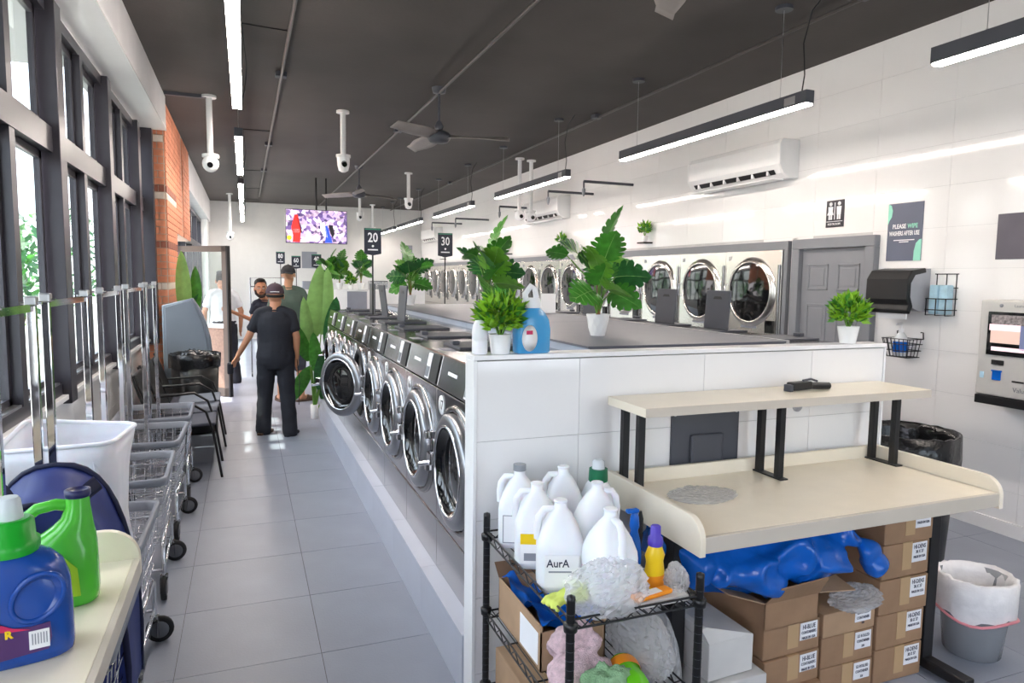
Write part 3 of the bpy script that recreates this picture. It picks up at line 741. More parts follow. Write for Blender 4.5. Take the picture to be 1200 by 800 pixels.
MB().box(1.362, 2.838, 2.121, 2.125, 1.184, 1.217).build('shelf_edge', 'laminate_edge', t)
for x in (1.405, 2.09, 2.755):
    for y in (2.225, 2.34):
        MB().box(x-.014, x+.014, y-.014, y+.014, ZT, 1.183).build('shelf_post', 'frame_black', t, bev=.002)
    MB().box(x-.02, x+.02, 2.19, 2.36, ZT, ZT+.006).build('post_plate', 'frame_black', t)
for x in (1.44, 2.75):
    MB().box(x-.03, x+.03, 1.99, 2.06, .05, ZT-.04).build('leg', 'frame_black', t, bev=.003)
    MB().box(x-.03, x+.03, 1.80, 2.38, .018, .062).build('foot', 'frame_black', t, bev=.006)
    for y in (1.83, 2.35): MB().cyl((x, y, 0), (x, y, .02), .022).build('leveller', 'frame_black', t)
# power panel and socket on the half wall
p = thing('electrical_panel', 'dark grey electrical cover plate on the half wall under the shelf', 'panel', (1.85, 2.42, .78))
MB().box(-.175, .175, -.012, 0, 0, .355).build('plate', 'charcoal', p, bev=.002)
MB().box(-.085, .085, -.03, -.012, -.02, .25).build('raised_cover', 'charcoal', p, bev=.012)
for sx in (-.16, .16): MB().lathe([(.008, 0), (.006, -.003), (.001, -.004)], 10, (sx, -.012, .34), axis='y').build('screw', 'aluminium', p)
o = MB().lathe([(.026, 0), (.026, -.01), (.02, -.016), (.001, -.016)], 18, (2.36, 2.42, 1.12), axis='y').build('wall_fitting', 'slate_light'); tag(o, 'round grey fitting on the half wall under the raised shelf', 'fitting')
# label gun on the raised shelf
g = thing('label_gun', 'black handheld label gun lying on the raised shelf', 'tool', (2.28, 2.29, 1.2185), .12)
MB().box(-.10, .02, -.022, .022, .004, .038).build('body', 'black_plastic', g, bev=.006); MB().tube([(.0, 0, .018), (.06, -.01, .016), (.12, -.025, .014)], [.014, .016, .015], 8).build('handle', 'black_plastic', g)
MB().box(-.12, -.10, -.018, .018, .0, .03).build('nozzle', 'charcoal', g, bev=.003); MB().tube([(-.02, .0, .042), (.03, .0, .046), (.06, -.01, .036)], .005, 6).build('lever', 'charcoal', g)
# ---------------------------------------------------------------- crumpled soft things
def hsh(i, j, k, s):
    v = math.sin(i*12.9898+j*78.233+k*37.719+s*11.13)*43758.5453; return v-math.floor(v)
def vnoise(x, y, z, s=0):
    xi, yi, zi = math.floor(x), math.floor(y), math.floor(z); fx, fy, fz = x-xi, y-yi, z-zi
    fx, fy, fz = [q*q*(3-2*q) for q in (fx, fy, fz)]; r = 0
    for a in (0, 1):
        for b in (0, 1):
            for c2 in (0, 1):
                r += hsh(xi+a, yi+b, zi+c2, s)*(fx if a else 1-fx)*(fy if b else 1-fy)*(fz if c2 else 1-fz)
    return r*2-1
def crumple(name, label, cat, c, r, mat, seed=1, amp=.25, freq=6.0, n=34, m=20, flat=True, ridge=True, parent=None):
    if mat == 'film': n, m, freq, amp = int(n*1.6), int(m*1.6), freq*1.2, amp*.55
    """rumpled bag or cloth: ellipsoid with ridged noise, flattened underneath"""
    b = MB(); rings = []
    for i in range(m+1):
        th = PI*i/m; row = []
        for k in range(n):
            ph = 2*PI*k/n; d = Vector((math.sin(th)*math.cos(ph), math.sin(th)*math.sin(ph), -math.cos(th)))
            q = (d.x*r[0]*freq, d.y*r[1]*freq, d.z*r[2]*freq) if False else (d.x*2.2, d.y*2.2, d.z*2.2)
            f = vnoise(q[0]*1.0, q[1]*1.0, q[2]*1.0, seed)*.6
            h = vnoise(q[0]*freq/2.5, q[1]*freq/2.5, q[2]*freq/2.5, seed+5)
            f += (1-2*abs(h)) * .7 if ridge else h*.5
            h2 = vnoise(q[0]*freq, q[1]*freq, q[2]*freq, seed+9); f += (1-2*abs(h2))*.3
            s = 1+amp*f
            z = d.z*r[2]*s
            if flat: z = max(z, -r[2]*.75)
            row.append((d.x*r[0]*s, d.y*r[1]*s, z+r[2]*.75 if flat else z))
        rings.append(row)
    b.loft(rings, False, True, mat != 'film')
    o = b.build(name, mat, parent, loc=c)
    if label: tag(o, label, cat)
    return o
crumple('plastic_bag', 'clear crumpled plastic bag lying on the cream worktop', 'bag', (1.63, 2.12, ZT+.001), (.13, .09, .012), 'film', 4, .35, 7)
# ---------------------------------------------------------------- cardboard boxes under the table
def carton(loc, w, d, h, label, rz=0, mat='cardboard', words=None, tape=True, tapeoff=0, group=None, lab_at=.62, tilt=0):
    """closed carton; local front faces -y, origin at the bottom front-left corner"""
    t = thing('cardboard_box', label, 'box', loc, rz, group=group, rot=(tilt, 0, rz))
    MB().box(0, w, 0, d, .001, h-.001).build('carton', mat, t, bev=.004)
    if tape:
        x = w*.42+tapeoff; MB().box(x, x+.055, -.0012, 0, h*.2, h-.002).box(x, x+.055, -.0012, d*.9, h-.001, h+.0004).build('tape', 'tape', t)
    if words:
        lw = .088; x = w*lab_at; l = MB().box(x, x+lw, -.0018, -.0002, h*.38, h*.94).build('label_sheet', 'paper', t)
        for q, (s, sz) in enumerate(words): text(s, sz, 'ink', l, (x+lw/2, -.0025, h*.94-.018-.022*q), (PI/2, 0, 0), sx=.72)
    return t
GR = 'brown cartons stacked under the folding table'
W2 = [('HI-DENS', .026), ('30 X 37', .02), ('MADE IN USA', .016)]
W1 = [('HI-BLUE', .026), ('CONTAINERS', .017), ('MADE IN USA', .016)]
W3 = [('LD ROLLED', .018), ('CONTAINER', .017), ('250', .014)]
hs = [(2.50, 1.99, 0, .02), (2.515, 1.985, 0, 0.0), (2.525, 1.98, 0, .03), (2.545, 1.985, 0, .0), (2.53, 1.99, 0, .02)]
for k in range(5):
    x, y, _, r = hs[k]; w = .30 if k < 4 else .27
    if k == 4: r = -.03
    wd = min(w, 2.668-(x-2.37)-.0)
    carton((2.425+.004*k, 1.985, .151*k), .275, .36, .15, 'carton in the right-hand stack beside the table leg, %s from the floor' % ['lowest', 'second', 'third', 'fourth', 'top'][k], (.0, .01, -.01, .015, -.01)[k], words=W2, group=GR)
for k in range(2):
    carton((2.128, 1.985, .131*k), .285, .36, .13, 'carton in the middle stack, %s' % ['lowest, touching the floor', 'second from the floor'][k], .0+.01*k, words=W3, group=GR, lab_at=.64)
t = carton((2.128, 1.98, .263), .285, .34, .10, 'open dark-edged carton on top of the middle stack', .02, 'cardboard_light', words=W3, tape=False, group=GR, lab_at=.6)
for k in range(3):
    carton((1.80, 1.93+.01*k, .125*k), .285, .38, .124, 'carton in the left stack by the white boxes, %s' % ['lowest', 'second from the floor', 'third from the floor'][k], (.01, .05, .03)[k], words=W1, group=GR, lab_at=.64)
# open carton with flaps
t = thing('open_cardboard_box', 'open carton with spread flaps on the left stack, blue bag on it', 'box', (1.79, 1.94, .376), .03, group=GR)
MB().box(0, .27, 0, .006, 0, .11).box(0, .27, .374, .38, 0, .11).box(0, .006, 0, .38, 0, .11).box(.264, .27, 0, .38, 0, .11).box(0, .27, 0, .38, 0, .004).build('carton', 'cardboard', t)
def flap(name, pts, mat='cardboard_light'):
    a, b2, c2, d2 = [Vector(p) for p in pts]; nrm = (b2-a).cross(d2-a).normalized()*.004
    MB().hexa([a, b2, c2, d2], [a+nrm, b2+nrm, c2+nrm, d2+nrm]).build(name, mat, t)
flap('flap', [(.27, 0, .11), (.27, .38, .11), (.49, .35, .145), (.47, .0, .085)])
flap('flap', [(0, 0, .11), (.27, 0, .11), (.25, -.06, .20), (.02, -.055, .19)], 'cardboard')
flap('flap', [(0, .38, .11), (0, 0, .11), (-.15, .03, .16), (-.15, .35, .17)])
# white cartons
for k, (lc, w, d, h, r, lb) in enumerate((((1.485, 1.86, 0), .255, .34, .27, .0, 'large white carton on the floor under the white box'), ((1.495, 1.88, .272), .205, .32, .14, .06, 'white carton with raised lid beside the wrapped bundle'))):
    t = carton(lc, w, d, h, lb, r, 'white_card', tape=False, group='white cartons under the table')
    if k == 1: MB().hexa([(0, .0, h), (.2, .0, h), (.2, .32, h+.01), (0, .32, h+.01)], [(-.02, .02, h+.05), (.0, .02, h+.055), (.0, .32, h+.06), (-.02, .32, h+.06)]).build('lid_flap', 'white_card', t)
o = MB().prism([(0, 0), (.075, -.01), (.095, .02), (.06, .045), (0, .05)], 'y', 0, .004).build('blue_tab', 'blue_poly', loc=(1.475, 1.853, .215)); tag(o, 'small blue plastic flap sticking out between the white cartons', 'plastic')
# blue plastic bags
ridge_tex = bpy.data.textures.new('plastic_folds', 'MUSGRAVE'); ridge_tex.musgrave_type = 'RIDGED_MULTIFRACTAL'; ridge_tex.noise_scale = .16; ridge_tex.octaves = 2
def draped(name, label, balls, mat, vox=.011, strength=.05, tex=ridge_tex):
    b = MB()
    for c, r in balls: b.ball(c, r, 16, 10)
    o = b.build(name, mat); q = o.modifiers.new('merge', 'REMESH'); q.mode = 'VOXEL'; q.voxel_size = vox; q.use_smooth_shade = True
    q = o.modifiers.new('smooth', 'SMOOTH'); q.iterations = 8; q.factor = .5
    q = o.modifiers.new('folds', 'DISPLACE'); q.texture = tex; q.texture_coords = 'GLOBAL'; q.strength = strength; q.mid_level = .6
    q = o.modifiers.new('soften', 'SMOOTH'); q.iterations = 2; q.factor = .5
    tag(o, label, 'bag'); return o
draped('blue_plastic_bag', 'large glossy blue plastic bag stuffed under the table over the open carton', [((1.52, 2.1, .66), (.12, .15, .10)), ((1.72, 2.06, .62), (.2, .17, .11)), ((1.92, 2.06, .65), (.2, .17, .10)), ((2.07, 1.99, .62), (.12, .12, .12)), ((2.2, 2.06, .68), (.12, .12, .07)), ((1.76, 1.97, .57), (.14, .07, .05))], 'blue_poly')
draped('blue_plastic_bag', 'small knotted blue plastic bag tail against the right carton stack', [((2.31, 1.945, .63), (.055, .05, .05)), ((2.33, 1.94, .57), (.045, .045, .05))], 'blue_poly', .008, .03)
crumple('plastic_sheet', 'clear shiny plastic sheet lying on the middle carton stack', 'plastic', (2.30, 1.99, .366), (.11, .07, .05), 'film', 21, .3, 6)
# ---------------------------------------------------------------- wire rack
rk = thing('wire_rack', 'black wire shelf rack loaded with jugs in front of the half wall', 'rack', (.812, 1.61, 0))
RX, RY = .425, .70
for (x, y) in ((0, 0), (RX, 0), (0, RY), (RX, RY)):
    pl = MB().cyl((x, y, .03), (x, y, .815), .0125, n=12).build('post', 'black_plastic', rk)
    MB().lathe([(.013, .815), (.012, .825), (.001, .83)], 12, (x, y, 0)).build('post_cap', 'black_plastic', pl)
    g = MB()
    for q in range(28): g.ring((x, y, .06+.0265*q), .0126, .0009, 'z', 10, 4)
    g = g.build('grooves', 'charcoal', pl); g['kind'] = 'stuff'
    MB().lathe([(.001, 0), (.018, .004), (.018, .014), (.008, .03)], 12, (x, y, 0)).build('foot', 'black_plastic', rk)
for zs in (.735, .45, .16):
    g = MB()
    for (a, b) in (((0, 0), (RX, 0)), ((RX, 0), (RX, RY)), ((RX, RY), (0, RY)), ((0, RY), (0, 0))):
        a3, b3 = Vector((a[0], a[1], zs)), Vector((b[0], b[1], zs)); up = Vector((0, 0, -.028))
        if zs == .735:
            a3.z = b3.z = zs+.022; 
        g.tube([a3, b3], .0035, 6); g.tube([a3+up, b3+up], .0035, 6)
        L = (b3-a3).length; nn = int(L/.035); pts = []
        for i in range(nn+1): pts.append(a3.lerp(b3, i/nn)+(up if i % 2 else Vector((0, 0, 0))))
        for p0, p1 in zip(pts[:-1], pts[1:]): g.cyl(p0, p1, .0022, n=5)
    for i in range(1, 17): x = RX*i/17; g.cyl((x, 0, zs-.004), (x, RY, zs-.004), .002, n=5)
    for i in (1, 2): g.cyl((0, RY*i/3, zs-.008), (RX, RY*i/3, zs-.008), .003, n=5)
    sh = g.build('wire_shelf', 'black_plastic', rk); sh['kind'] = 'stuff'
    for (x, y) in ((0, 0), (RX, 0), (0, RY), (RX, RY)):
        MB().lathe([(.014, -.012), (.019, -.01), (.021, .012), (.014, .016)], 12, (x, y, zs)).build('shelf_collar', 'black_plastic', rk)
# ---------------------------------------------------------------- jugs
def sq_ring(w, d, z, r=.45, n=24, cx=0, cy=0):
    row = []
    for i in range(n):
        a = 2*PI*i/n; c, s = math.cos(a), math.sin(a); e = 2/(2+r*4)
        row.append((cx+w*math.copysign(abs(c)**e, c), cy+d*math.copysign(abs(s)**e, s), z))
    return row
def jug(label, loc, rz, cap, h=.275, mat='jug', lab=None, words=None, capmat=None):
    """one-gallon plastic jug, label face towards -y, handle towards -x"""
    t = thing('plastic_jug', label, 'jug', loc, rz, group='plastic jugs on the wire rack')
    b = MB()
    b.loft([sq_ring(.062, .062, 0), sq_ring(.07, .07, .008), sq_ring(.073, .073, .02), sq_ring(.073, .073, .13), sq_ring(.071, .071, .15), sq_ring(.058, .058, .19, .3), sq_ring(.036, .036, .23, .1), sq_ring(.02, .02, .25, 0), sq_ring(.019, .019, h, 0)])
    b.build('body', mat, t)
    MB().tube([(-.02, 0, .245), (-.05, 0, .243), (-.066, 0, .22), (-.071, 0, .185), (-.068, 0, .15)], [.011, .012, .012, .012, .013], 8).build('handle', mat, t)
    if cap: MB().cyl((0, 0, h-.008), (0, 0, h+.014), .023, n=16).build('cap', cap, t)
    else: MB().ring((0, 0, h-.004), .018, .004, 'z', 16, 6).build('neck_ring', mat, t)
    if lab:
        l = MB().box(-.052, .052, -.0755, -.0735, .025, .125).build('label_sheet', 'paper', t)
        if lab == 'yellow': MB().box(-.052, .052, -.0765, -.0755, .09, .125).build('label_stripe', 'yellow', l); MB().box(-.04, .0, -.0765, -.0755, .035, .06).build('label_print', 'slate', l)
        if lab == 'border':
            for q in ((-.052, .052, .122, .125), (-.052, .052, .025, .028), (-.052, -.049, .025, .125), (.049, .052, .025, .125)): MB().box(q[0], q[1], -.0765, -.0755, q[2], q[3]).build('label_border', 'slate', l)
        if words: text(words, .034, 'ink', l, (-.012, -.0765, .1), (PI/2, 0, 0), bold=.0004, sx=.9); MB().box(-.04, .03, -.0763, -.0755, .072, .077).build('label_print', 'slate', l)
    return t
ZS = .7355
M('grey_cap', (140,144,150), .4); M('dark_green', (20,110,74), .4)
jug('white jug with grey cap and outlined white label, farthest left on the rack', (.905, 2.225, ZS), -.45, 'grey_cap', lab='border')
jug('white jug with yellow label stripe on the rack', (.895, 2.045, ZS), -.40, None, lab='yellow')
jug('open white jug with the AurA label on the rack', (.895, 1.86, ZS), -.35, None, lab='plain', words='AurA')
jug('empty translucent jug nearest, handle towards the camera', (1.0, 1.735, ZS), 1.6, None)
jug('white jug at the back of the rack between the grey and green capped bottles', (1.068, 2.2, ZS), -.3, None)
jug('translucent jug with right-hand handle beside the blue spray bottle', (1.09, 1.985, ZS), PI-.2, None)
t = thing('detergent_bottle', 'white bottle with dark green measuring cap at the back of the rack', 'bottle', (1.195, 2.17, ZS))
MB().loft([sq_ring(.045, .06, 0), sq_ring(.052, .066, .01), sq_ring(.052, .066, .15), sq_ring(.04, .045, .2, .2), sq_ring(.026, .026, .225, 0)]).build('body', 'jug', t)
MB().lathe([(.034, .215), (.036, .22), (.034, .262)], 18).build('cap', 'dark_green', t); MB().lathe([(.024, .262), (.022, .29), (.015, .295)], 14).build('pour_spout', 'clear_plastic', t)
t = thing('spray_bottle', 'slim blue brush bottle standing on the rack beside the table', 'bottle', (1.165, 1.865, ZS))
MB().lathe([(.02, 0), (.024, .01), (.026, .06), (.02, .11), (.012, .14), (.017, .155), (.014, .185), (.01, .2)], 14).build('body', 'blue_poly', t); MB().box(-.03, .012, -.01, .01, .2, .212).build('nozzle', 'blue_poly', t, bev=.003)
t = thing('scrub_brush', 'black-handled brush standing upright on the rack near the table', 'brush', (1.208, 1.905, ZS), 0)
MB().tube([(0, 0, .05), (.004, 0, .1), (.006, 0, .16), (.004, 0, .185)], [.007, .010, .009, .005], 8).build('handle', 'black_plastic', t); MB().box(-.016, .016, -.03, .03, .0, .05).build('bristle_head', 'charcoal', t, bev=.006)
t = thing('fabric_softener_bottle', 'small yellow bottle with violet cap on the rack', 'bottle', (1.16, 1.735, ZS))
MB().lathe([(.025, 0), (.03, .008), (.031, .06), (.027, .09), (.031, .11), (.022, .135), (.016, .145)], 18, sx=1.05, sy=.8).build('body', 'yellow', t)
MB().lathe([(.0315, .015), (.0318, .05)], 18, cap=False, sx=1.05, sy=.8).build('label_band', 'orange', t); MB().lathe([(.022, .14), (.024, .15), (.022, .165), (.017, .17), (.016, .2), (.012, .203)], 16).build('cap', 'violet', t)
t = thing('snack_wrapper', 'orange and yellow packet lying across the rack edge', 'packet', (1.10, 1.655, ZS+.022), .18)
MB().box(-.07, .07, -.018, .018, 0, .014).build('packet', 'orange', t, bev=.005); MB().box(-.03, .03, -.014, .014, .014, .0148).build('label_print', 'paper', t)
o = MB().box(1.02, 1.215, 1.63, 1.69, ZS+.001, ZS+.02).build('flat_carton', 'white_card', bev=.002); tag(o, 'flat white carton with orange edge on the rack shelf', 'box')
crumple('plastic_bag', 'large crumpled clear plastic bag drooping over the rack corner', 'bag', (.955, 1.665, ZS), (.12, .065, .085), 'film', 31, .3, 7, 44, 24)
crumple('plastic_bag', 'small crumpled grey plastic bag by the yellow bottle', 'bag', (1.21, 1.69, ZS), (.03, .04, .05), 'film', 37, .35, 6)
M('lime_cloth', (214,228,110), .8, var=.1, scale=15)
t = thing('rubber_glove', 'pale yellow rubber glove draped between the AurA jug and the bag', 'glove', (.875, 1.745, ZS), .3)
gb = MB().ball((0, 0, .022), (.05, .032, .022), 12, 8)
for k, a in enumerate((-.5, -.2, .1, .4)): gb.tube([(-.03, -.01+.012*k, .02), (-.06-.012*math.cos(a), -.025+.016*k, .022), (-.08, -.035+.022*k, .008)], [.011, .010, .007], 8)
gb.tube([(.02, .02, .02), (.045, .03, .05), (.055, .035, .085)], [.014, .013, .009], 8).tube([(0, 0, .022), (.045, -.01, .02)], [.03, .034], 12)
gg = gb.build('glove', 'lime_cloth', t); q = gg.modifiers.new('merge', 'REMESH'); q.mode = 'VOXEL'; q.voxel_size = .004; q.use_smooth_shade = True
# second shelf
Z2 = .4515
t = thing('open_cardboard_box', 'open carton lined with blue plastic on the second rack shelf', 'box', (.84, 1.87, Z2))
MB().box(0, .23, 0, .005, 0, .13).box(0, .23, .375, .38, 0, .15).box(0, .005, 0, .38, 0, .15).box(.225, .23, 0, .38, 0, .15).box(0, .23, 0, .38, 0, .004).build('carton', 'cardboard_light', t)
MB().hexa([(0, .38, .15), (.23, .38, .15), (.23, .384, .15), (0, .384, .15)], [(-.01, .40, .2), (.24, .40, .2), (.24, .404, .2), (-.01, .404, .2)]).build('flap', 'cardboard_dark', t)
MB().box(-.0015, 0, .02, .17, .015, .12).build('label_sheet', 'paper', t)
def liner(u, v): return (.008+.214*u, .008+.364*v, .085+.05*abs(u-.5)*2+.035*vnoise(u*5, v*6, 0, 3)+.03*abs(v-.5)*2)
MB().grid(liner, 14, 18).build('plastic_liner', 'blue_poly', t)
def towel(name, label, c, w, d, h, mat, seed, rz=0):
    def fn(u, v):
        a = (u-.5)*2; b2 = (v-.5)*2; e = max(abs(a), abs(b2))
        z = h*(1-e**3)+.028*vnoise(u*4, v*5, .3, seed)*(1-e**6)+.012*vnoise(u*9, v*9, .3, seed+2)
        return (w*.5*a*(1+.15*vnoise(v*3, 1, 0, seed)), d*.5*b2*(1+.15*vnoise(u*3, 2, 0, seed)), max(z, .003))
    o = MB().grid(fn, 26, 26).build(name, mat, loc=c, rot=(0, 0, rz), solid=.006); tag(o, label, 'towel'); return o
M('pink_towel', (226,196,202), .95, var=.15, scale=60, bump=.8, bscale=220); M('sage_towel', (150,190,146), .95, var=.12, scale=40, bump=.6, bscale=200)
t = thing('pink_towel', 'rumpled pale pink terry towel on the second rack shelf', 'towel', (.90, 1.735, Z2))
pt = MB().tube([(-.05, .07, .10), (.0, .085, .135), (.06, .08, .15), (.085, .06, .12), (.05, .03, .09), (-.03, .03, .085)], [.03, .034, .034, .03, .03, .028], 12).ball((0, .02, .055), (.085, .07, .06), 14, 9).ball((-.045, -.03, .04), (.045, .05, .045), 12, 8).ball((.06, .0, .05), (.06, .05, .05), 12, 8)
pt = pt.build('cloth', 'pink_towel', t); q = pt.modifiers.new('merge', 'REMESH'); q.mode = 'VOXEL'; q.voxel_size = .007; q.use_smooth_shade = True
tx = bpy.data.textures.new('towel_folds', 'CLOUDS'); tx.noise_scale = .035; q = pt.modifiers.new('folds', 'DISPLACE'); q.texture = tx; q.strength = .018; q.mid_level = .5
crumple('sage_towel', 'rumpled sage green cloth on the second rack shelf behind the near post', 'towel', (.955, 1.655, Z2+.0), (.09, .05, .06), 'sage_towel', 41, .3, 4, 40, 22)
crumple('lime_towel', 'pale yellow cloth at the bottom edge beside the near rack post', 'towel', (.865, 1.652, Z2), (.045, .035, .04), 'lime_cloth', 43, .15, 4)
t = thing('detergent_bottle', 'bright green bottle with orange label lying on the second rack shelf', 'bottle', (1.07, 1.76, Z2+.045), 0, rot=(math.radians(84), 0, math.radians(-14)))
M('apple_green', (104,200,30), .25, var=.05)
MB().lathe([(.03, -.02), (.042, 0), (.045, .04), (.038, .075), (.042, .11), (.04, .15), (.02, .17)], 20, sy=.8).build('body', 'apple_green', t)
MB().lathe([(.0465, .012), (.047, .035), (.0435, .062)], 20, cap=False, sy=.8).build('label_band', 'orange', t)
crumple('plastic_bag', 'bulging clear shrink wrap bundle on the second rack shelf', 'bag', (1.165, 1.83, Z2), (.06, .17, .11), 'film', 51, .2, 6, 44, 26)
crumple('wrapped_bundle', 'clear wrapped bundle standing beside the white cartons', 'bundle', (1.328, 1.95, 0), (.06, .13, .30), 'film', 57, .12, 5, 40, 30)
o = MB().box(1.085, 1.225, 2.06, 2.28, Z2, Z2+.10).build('cardboard_box', 'cardboard', bev=.003); o.location = (0, 0.02, 0); tag(o, 'plain low carton at the back of the second rack shelf', 'box')
# bottom shelf
Z3 = .1615
carton((.84, 1.98, Z3), .22, .3, .16, 'taped carton on the lowest rack shelf', 0, 'cardboard_light', tape=True)
crumple('black_bag', 'crumpled black plastic bag on the lowest rack shelf', 'bag', (.9, 1.86, Z3), (.06, .09, .07), 'black_plastic', 61, .3, 6)
# ---------------------------------------------------------------- bins on the right
def liner_bin(name, label, loc, r0, r1, h, body, linerm, over, seed, sy=1.0, tie=None, cat='bin'):
    t = thing(name, label, cat, loc)
    MB().lathe([(r0*.9, 0), (r0, .01), (r1, h), (r1-.008, h), (r0-.01, .02), (.001, .02)], 28, sy=sy, cap=False).build('body', body, t)
    rings = []
    prof = [(r1+.008, h-over), (r1+.012, h-over*.5), (r1+.012, h+.008), (r1-.004, h+.014), (r1-.02, h-.03), (r1-.03, h*.55), (r0*.8, h*.2), (.004, h*.15)]
    for i, (r, z) in enumerate(prof):
        rings.append([((r+(.012*vnoise(6*math.cos(a), 6*math.sin(a), z*9, seed) if i < 7 else 0))*math.cos(a), (r+(.012*vnoise(6*math.cos(a), 6*math.sin(a), z*9, seed) if i < 7 else 0))*math.sin(a)*sy, z+(.018*vnoise(4*math.cos(a), 4*math.sin(a), i, seed+3) if i in (0, 1) else .006*vnoise(7*math.cos(a), 7*math.sin(a), i, seed))) for a in [2*PI*k/40 for k in range(40)]])
    MB().loft(rings, False).build('bag_liner', linerm, t)
    if tie:
        MB().tube([((r1+.016)*math.cos(a), (r1+.016)*math.sin(a)*sy, h-over+.015*math.sin(3*a)) for a in [2*PI*k/24 for k in range(25)]], .006, 6).tube([(r1+.01, .02, h-.05), (r1+.045, .03, h-.09), (r1+.03, .03, h-.16), (r1+.01, .02, h-.19)], .005, 6).build('drawstring', tie, t)
    return t
M('liner_white', (238,236,236), .35, var=.05, scale=20, bump=.3, bscale=40, alpha=.93); M('pink_tie', (236,150,160), .4)
M('bin_clear', (150,154,160), .2, var=.05, alpha=.7); M('liner_black', (26,26,28), .22, var=.05, bump=.4, bscale=35)
liner_bin('waste_bin', 'small clear bin with white liner and pink drawstring beside the table', (3.09, 2.03, 0), .115, .15, .36, 'bin_clear', 'liner_white', .16, 5, tie='pink_tie')
crumple('crumpled_paper', 'crumpled pale litter seen through the clear bin wall', 'litter', (3.09, 2.03, .022), (.085, .085, .04), 'paper', 71, .2, 5)
t = liner_bin('waste_bin', 'black trash can with black liner behind the folding table', (3.52, 2.78, 0), .23, .27, .84, 'black_plastic', 'liner_black', .2, 8)
MB().hexa([(-.26, -.12, .62), (-.24, -.18, .62), (-.235, -.18, .60), (-.255, -.12, .60)], [(-.275, -.12, .69), (-.25, -.185, .69), (-.245, -.185, .69), (-.27, -.12, .69)]).build('green_sticker', 'apple_green', t)
# pieces on the half wall cap
tuft('potted_plant', 'bushy artificial plant in white pot on the left end of the half wall', (.915, 2.466, 1.3985), (.036, .045, .075), .085, 520, ['leaf_bright', 'leaf_green', 'leaf_bright'], .075, 77, leaf=.032)
tuft('potted_plant', 'round bushy plant in white pot on the right end of the half wall', (2.70, 2.466, 1.3985), (.036, .05, .082), .08, 560, ['leaf_bright', 'leaf_green', 'leaf_bright'], .085, 78, leaf=.028)
# ---------------------------------------------------------------- laundry carts along the window
M('cart_rim', (128,132,142), .4, var=.05); M('wheel_grey', (104,106,112), .5)
def cart():
    """local: length along y, rim top at z=.65; two chrome hanger poles with a bar"""
    t = thing('laundry_cart', '', 'cart', (0, 0, 0), group='chrome wire laundry carts in a row by the window')
    W, L = .255, .315
    def rect(w, l, z, r=.05): return [(x, y, z) for x, y in rrect(2*w, 2*l, r, 4)]
    b = MB(); b.loft([rect(W-.02, L-.02, .61), rect(W, L, .612), rect(W+.004, L+.004, .65), rect(W-.004, L-.004, .655), rect(W-.018, L-.018, .648), rect(W-.02, L-.02, .61)], False)
    b.build('rim', 'cart_rim', t)
    g = MB(); n = 40
    for k, z in enumerate((.58, .51, .44, .37, .30)):
        q = 1-.018*k; ring = [(x*q, y*q, z) for x, y in rrect(2*W-.03, 2*L-.03, .05, 3)]; g.tube(ring+[ring[0]], .0028, 5)
    for k in range(9):
        y = (-L+.04)+(2*L-.08)*k/8
        for s in (-1, 1): g.tube([(s*(W-.016), y, .615), (s*(W-.045), y*.91, .30)], .0024, 5)
        g.tube([(-W+.045, y*.91, .30), (W-.045, y*.91, .30)], .0024, 5)
    for k in range(8):
        x = (-W+.04)+(2*W-.08)*k/7
        for s in (-1, 1): g.tube([(x, s*(L-.016), .615), (x*.91, s*(L-.04), .30)], .0024, 5)
        g.tube([(x*.91, -L+.04, .30), (x*.91, L-.04, .30)], .0024, 5)
    bs = g.build('wire_basket', 'chrome', t); bs['kind'] = 'stuff'
    for s in (-1, 1):
        MB().tube([(s*.222, -.25, .12), (s*.222, -.25, .27), (s*.222, -.22, .295), (s*.222, .22, .295), (s*.222, .25, .27), (s*.222, .25, .12)], .011, 8).build('leg_frame', 'chrome', t)
        MB().tube([(s*.222, -.25, .15), (s*.222, .25, .15)], .008, 8).build('side_rail', 'chrome', t)
        MB().tube([(-.222, s*.25, .15), (.222, s*.25, .15)], .008, 8).build('cross_rail', 'chrome', t)
    for sx in (-1, 1):
        for sy in (-1, 1):
            c = MB().cyl((sx*.222, sy*.25, .105), (sx*.222, sy*.25, .125), .02).box(sx*.222-.018, sx*.222-.014, sy*.25-.045, sy*.25+.01, .04, .11).box(sx*.222+.014, sx*.222+.018, sy*.25-.045, sy*.25+.01, .04, .11).build('caster', 'steel_dark', t)
            ax = 'x' if (sx*sy) < 0 else 'y'; wc = (sx*.222+(0 if ax == 'x' else .02), sy*.25-(.025 if ax == 'x' else 0), .06)
            MB().lathe([(.04, -.012), (.058, -.012), (.06, 0), (.058, .012), (.04, .012)], 20, wc, True, axis=ax).build('tyre', 'rubber', c)
            MB().lathe([(.001, -.014), (.037, -.014), (.04, -.012), (.04, .012), (.037, .014), (.001, .014)], 16, wc, True, axis=ax).build('hub', 'wheel_grey', c)
    return t
def poles(t, ys, top, x=0):
    for y in ys:
        p = MB().box(x-.013, x+.013, y-.013, y+.013, .29, top).build('hanger_pole', 'chrome', t, bev=.003)
        MB().box(x-.017, x+.017, y-.02, y+.02, top, top+.03).build('pole_cap', 'aluminium', p, bev=.004)
        MB().cyl((x-.03, y, top+.008), (x+.03, y, top+.008), .005, n=8).build('bolt', 'chrome', p)
    MB().box(x-.006, x+.006, min(ys), max(ys), top-.02, top+.005).build('hanger_bar', 'chrome', t)
ct = cart()
spec = [(-.655, 5.755, 'farthest laundry cart in the row, next to the black chairs'), (-.655, 4.975, 'second farthest laundry cart in the row by the window'), (-.655, 4.11, 'laundry cart just behind the white hamper'), (-.645, 3.145, 'laundry cart holding the white mesh hamper'), (-.615, 2.36, 'nearest laundry cart, holding the navy hamper, partly under the table')]
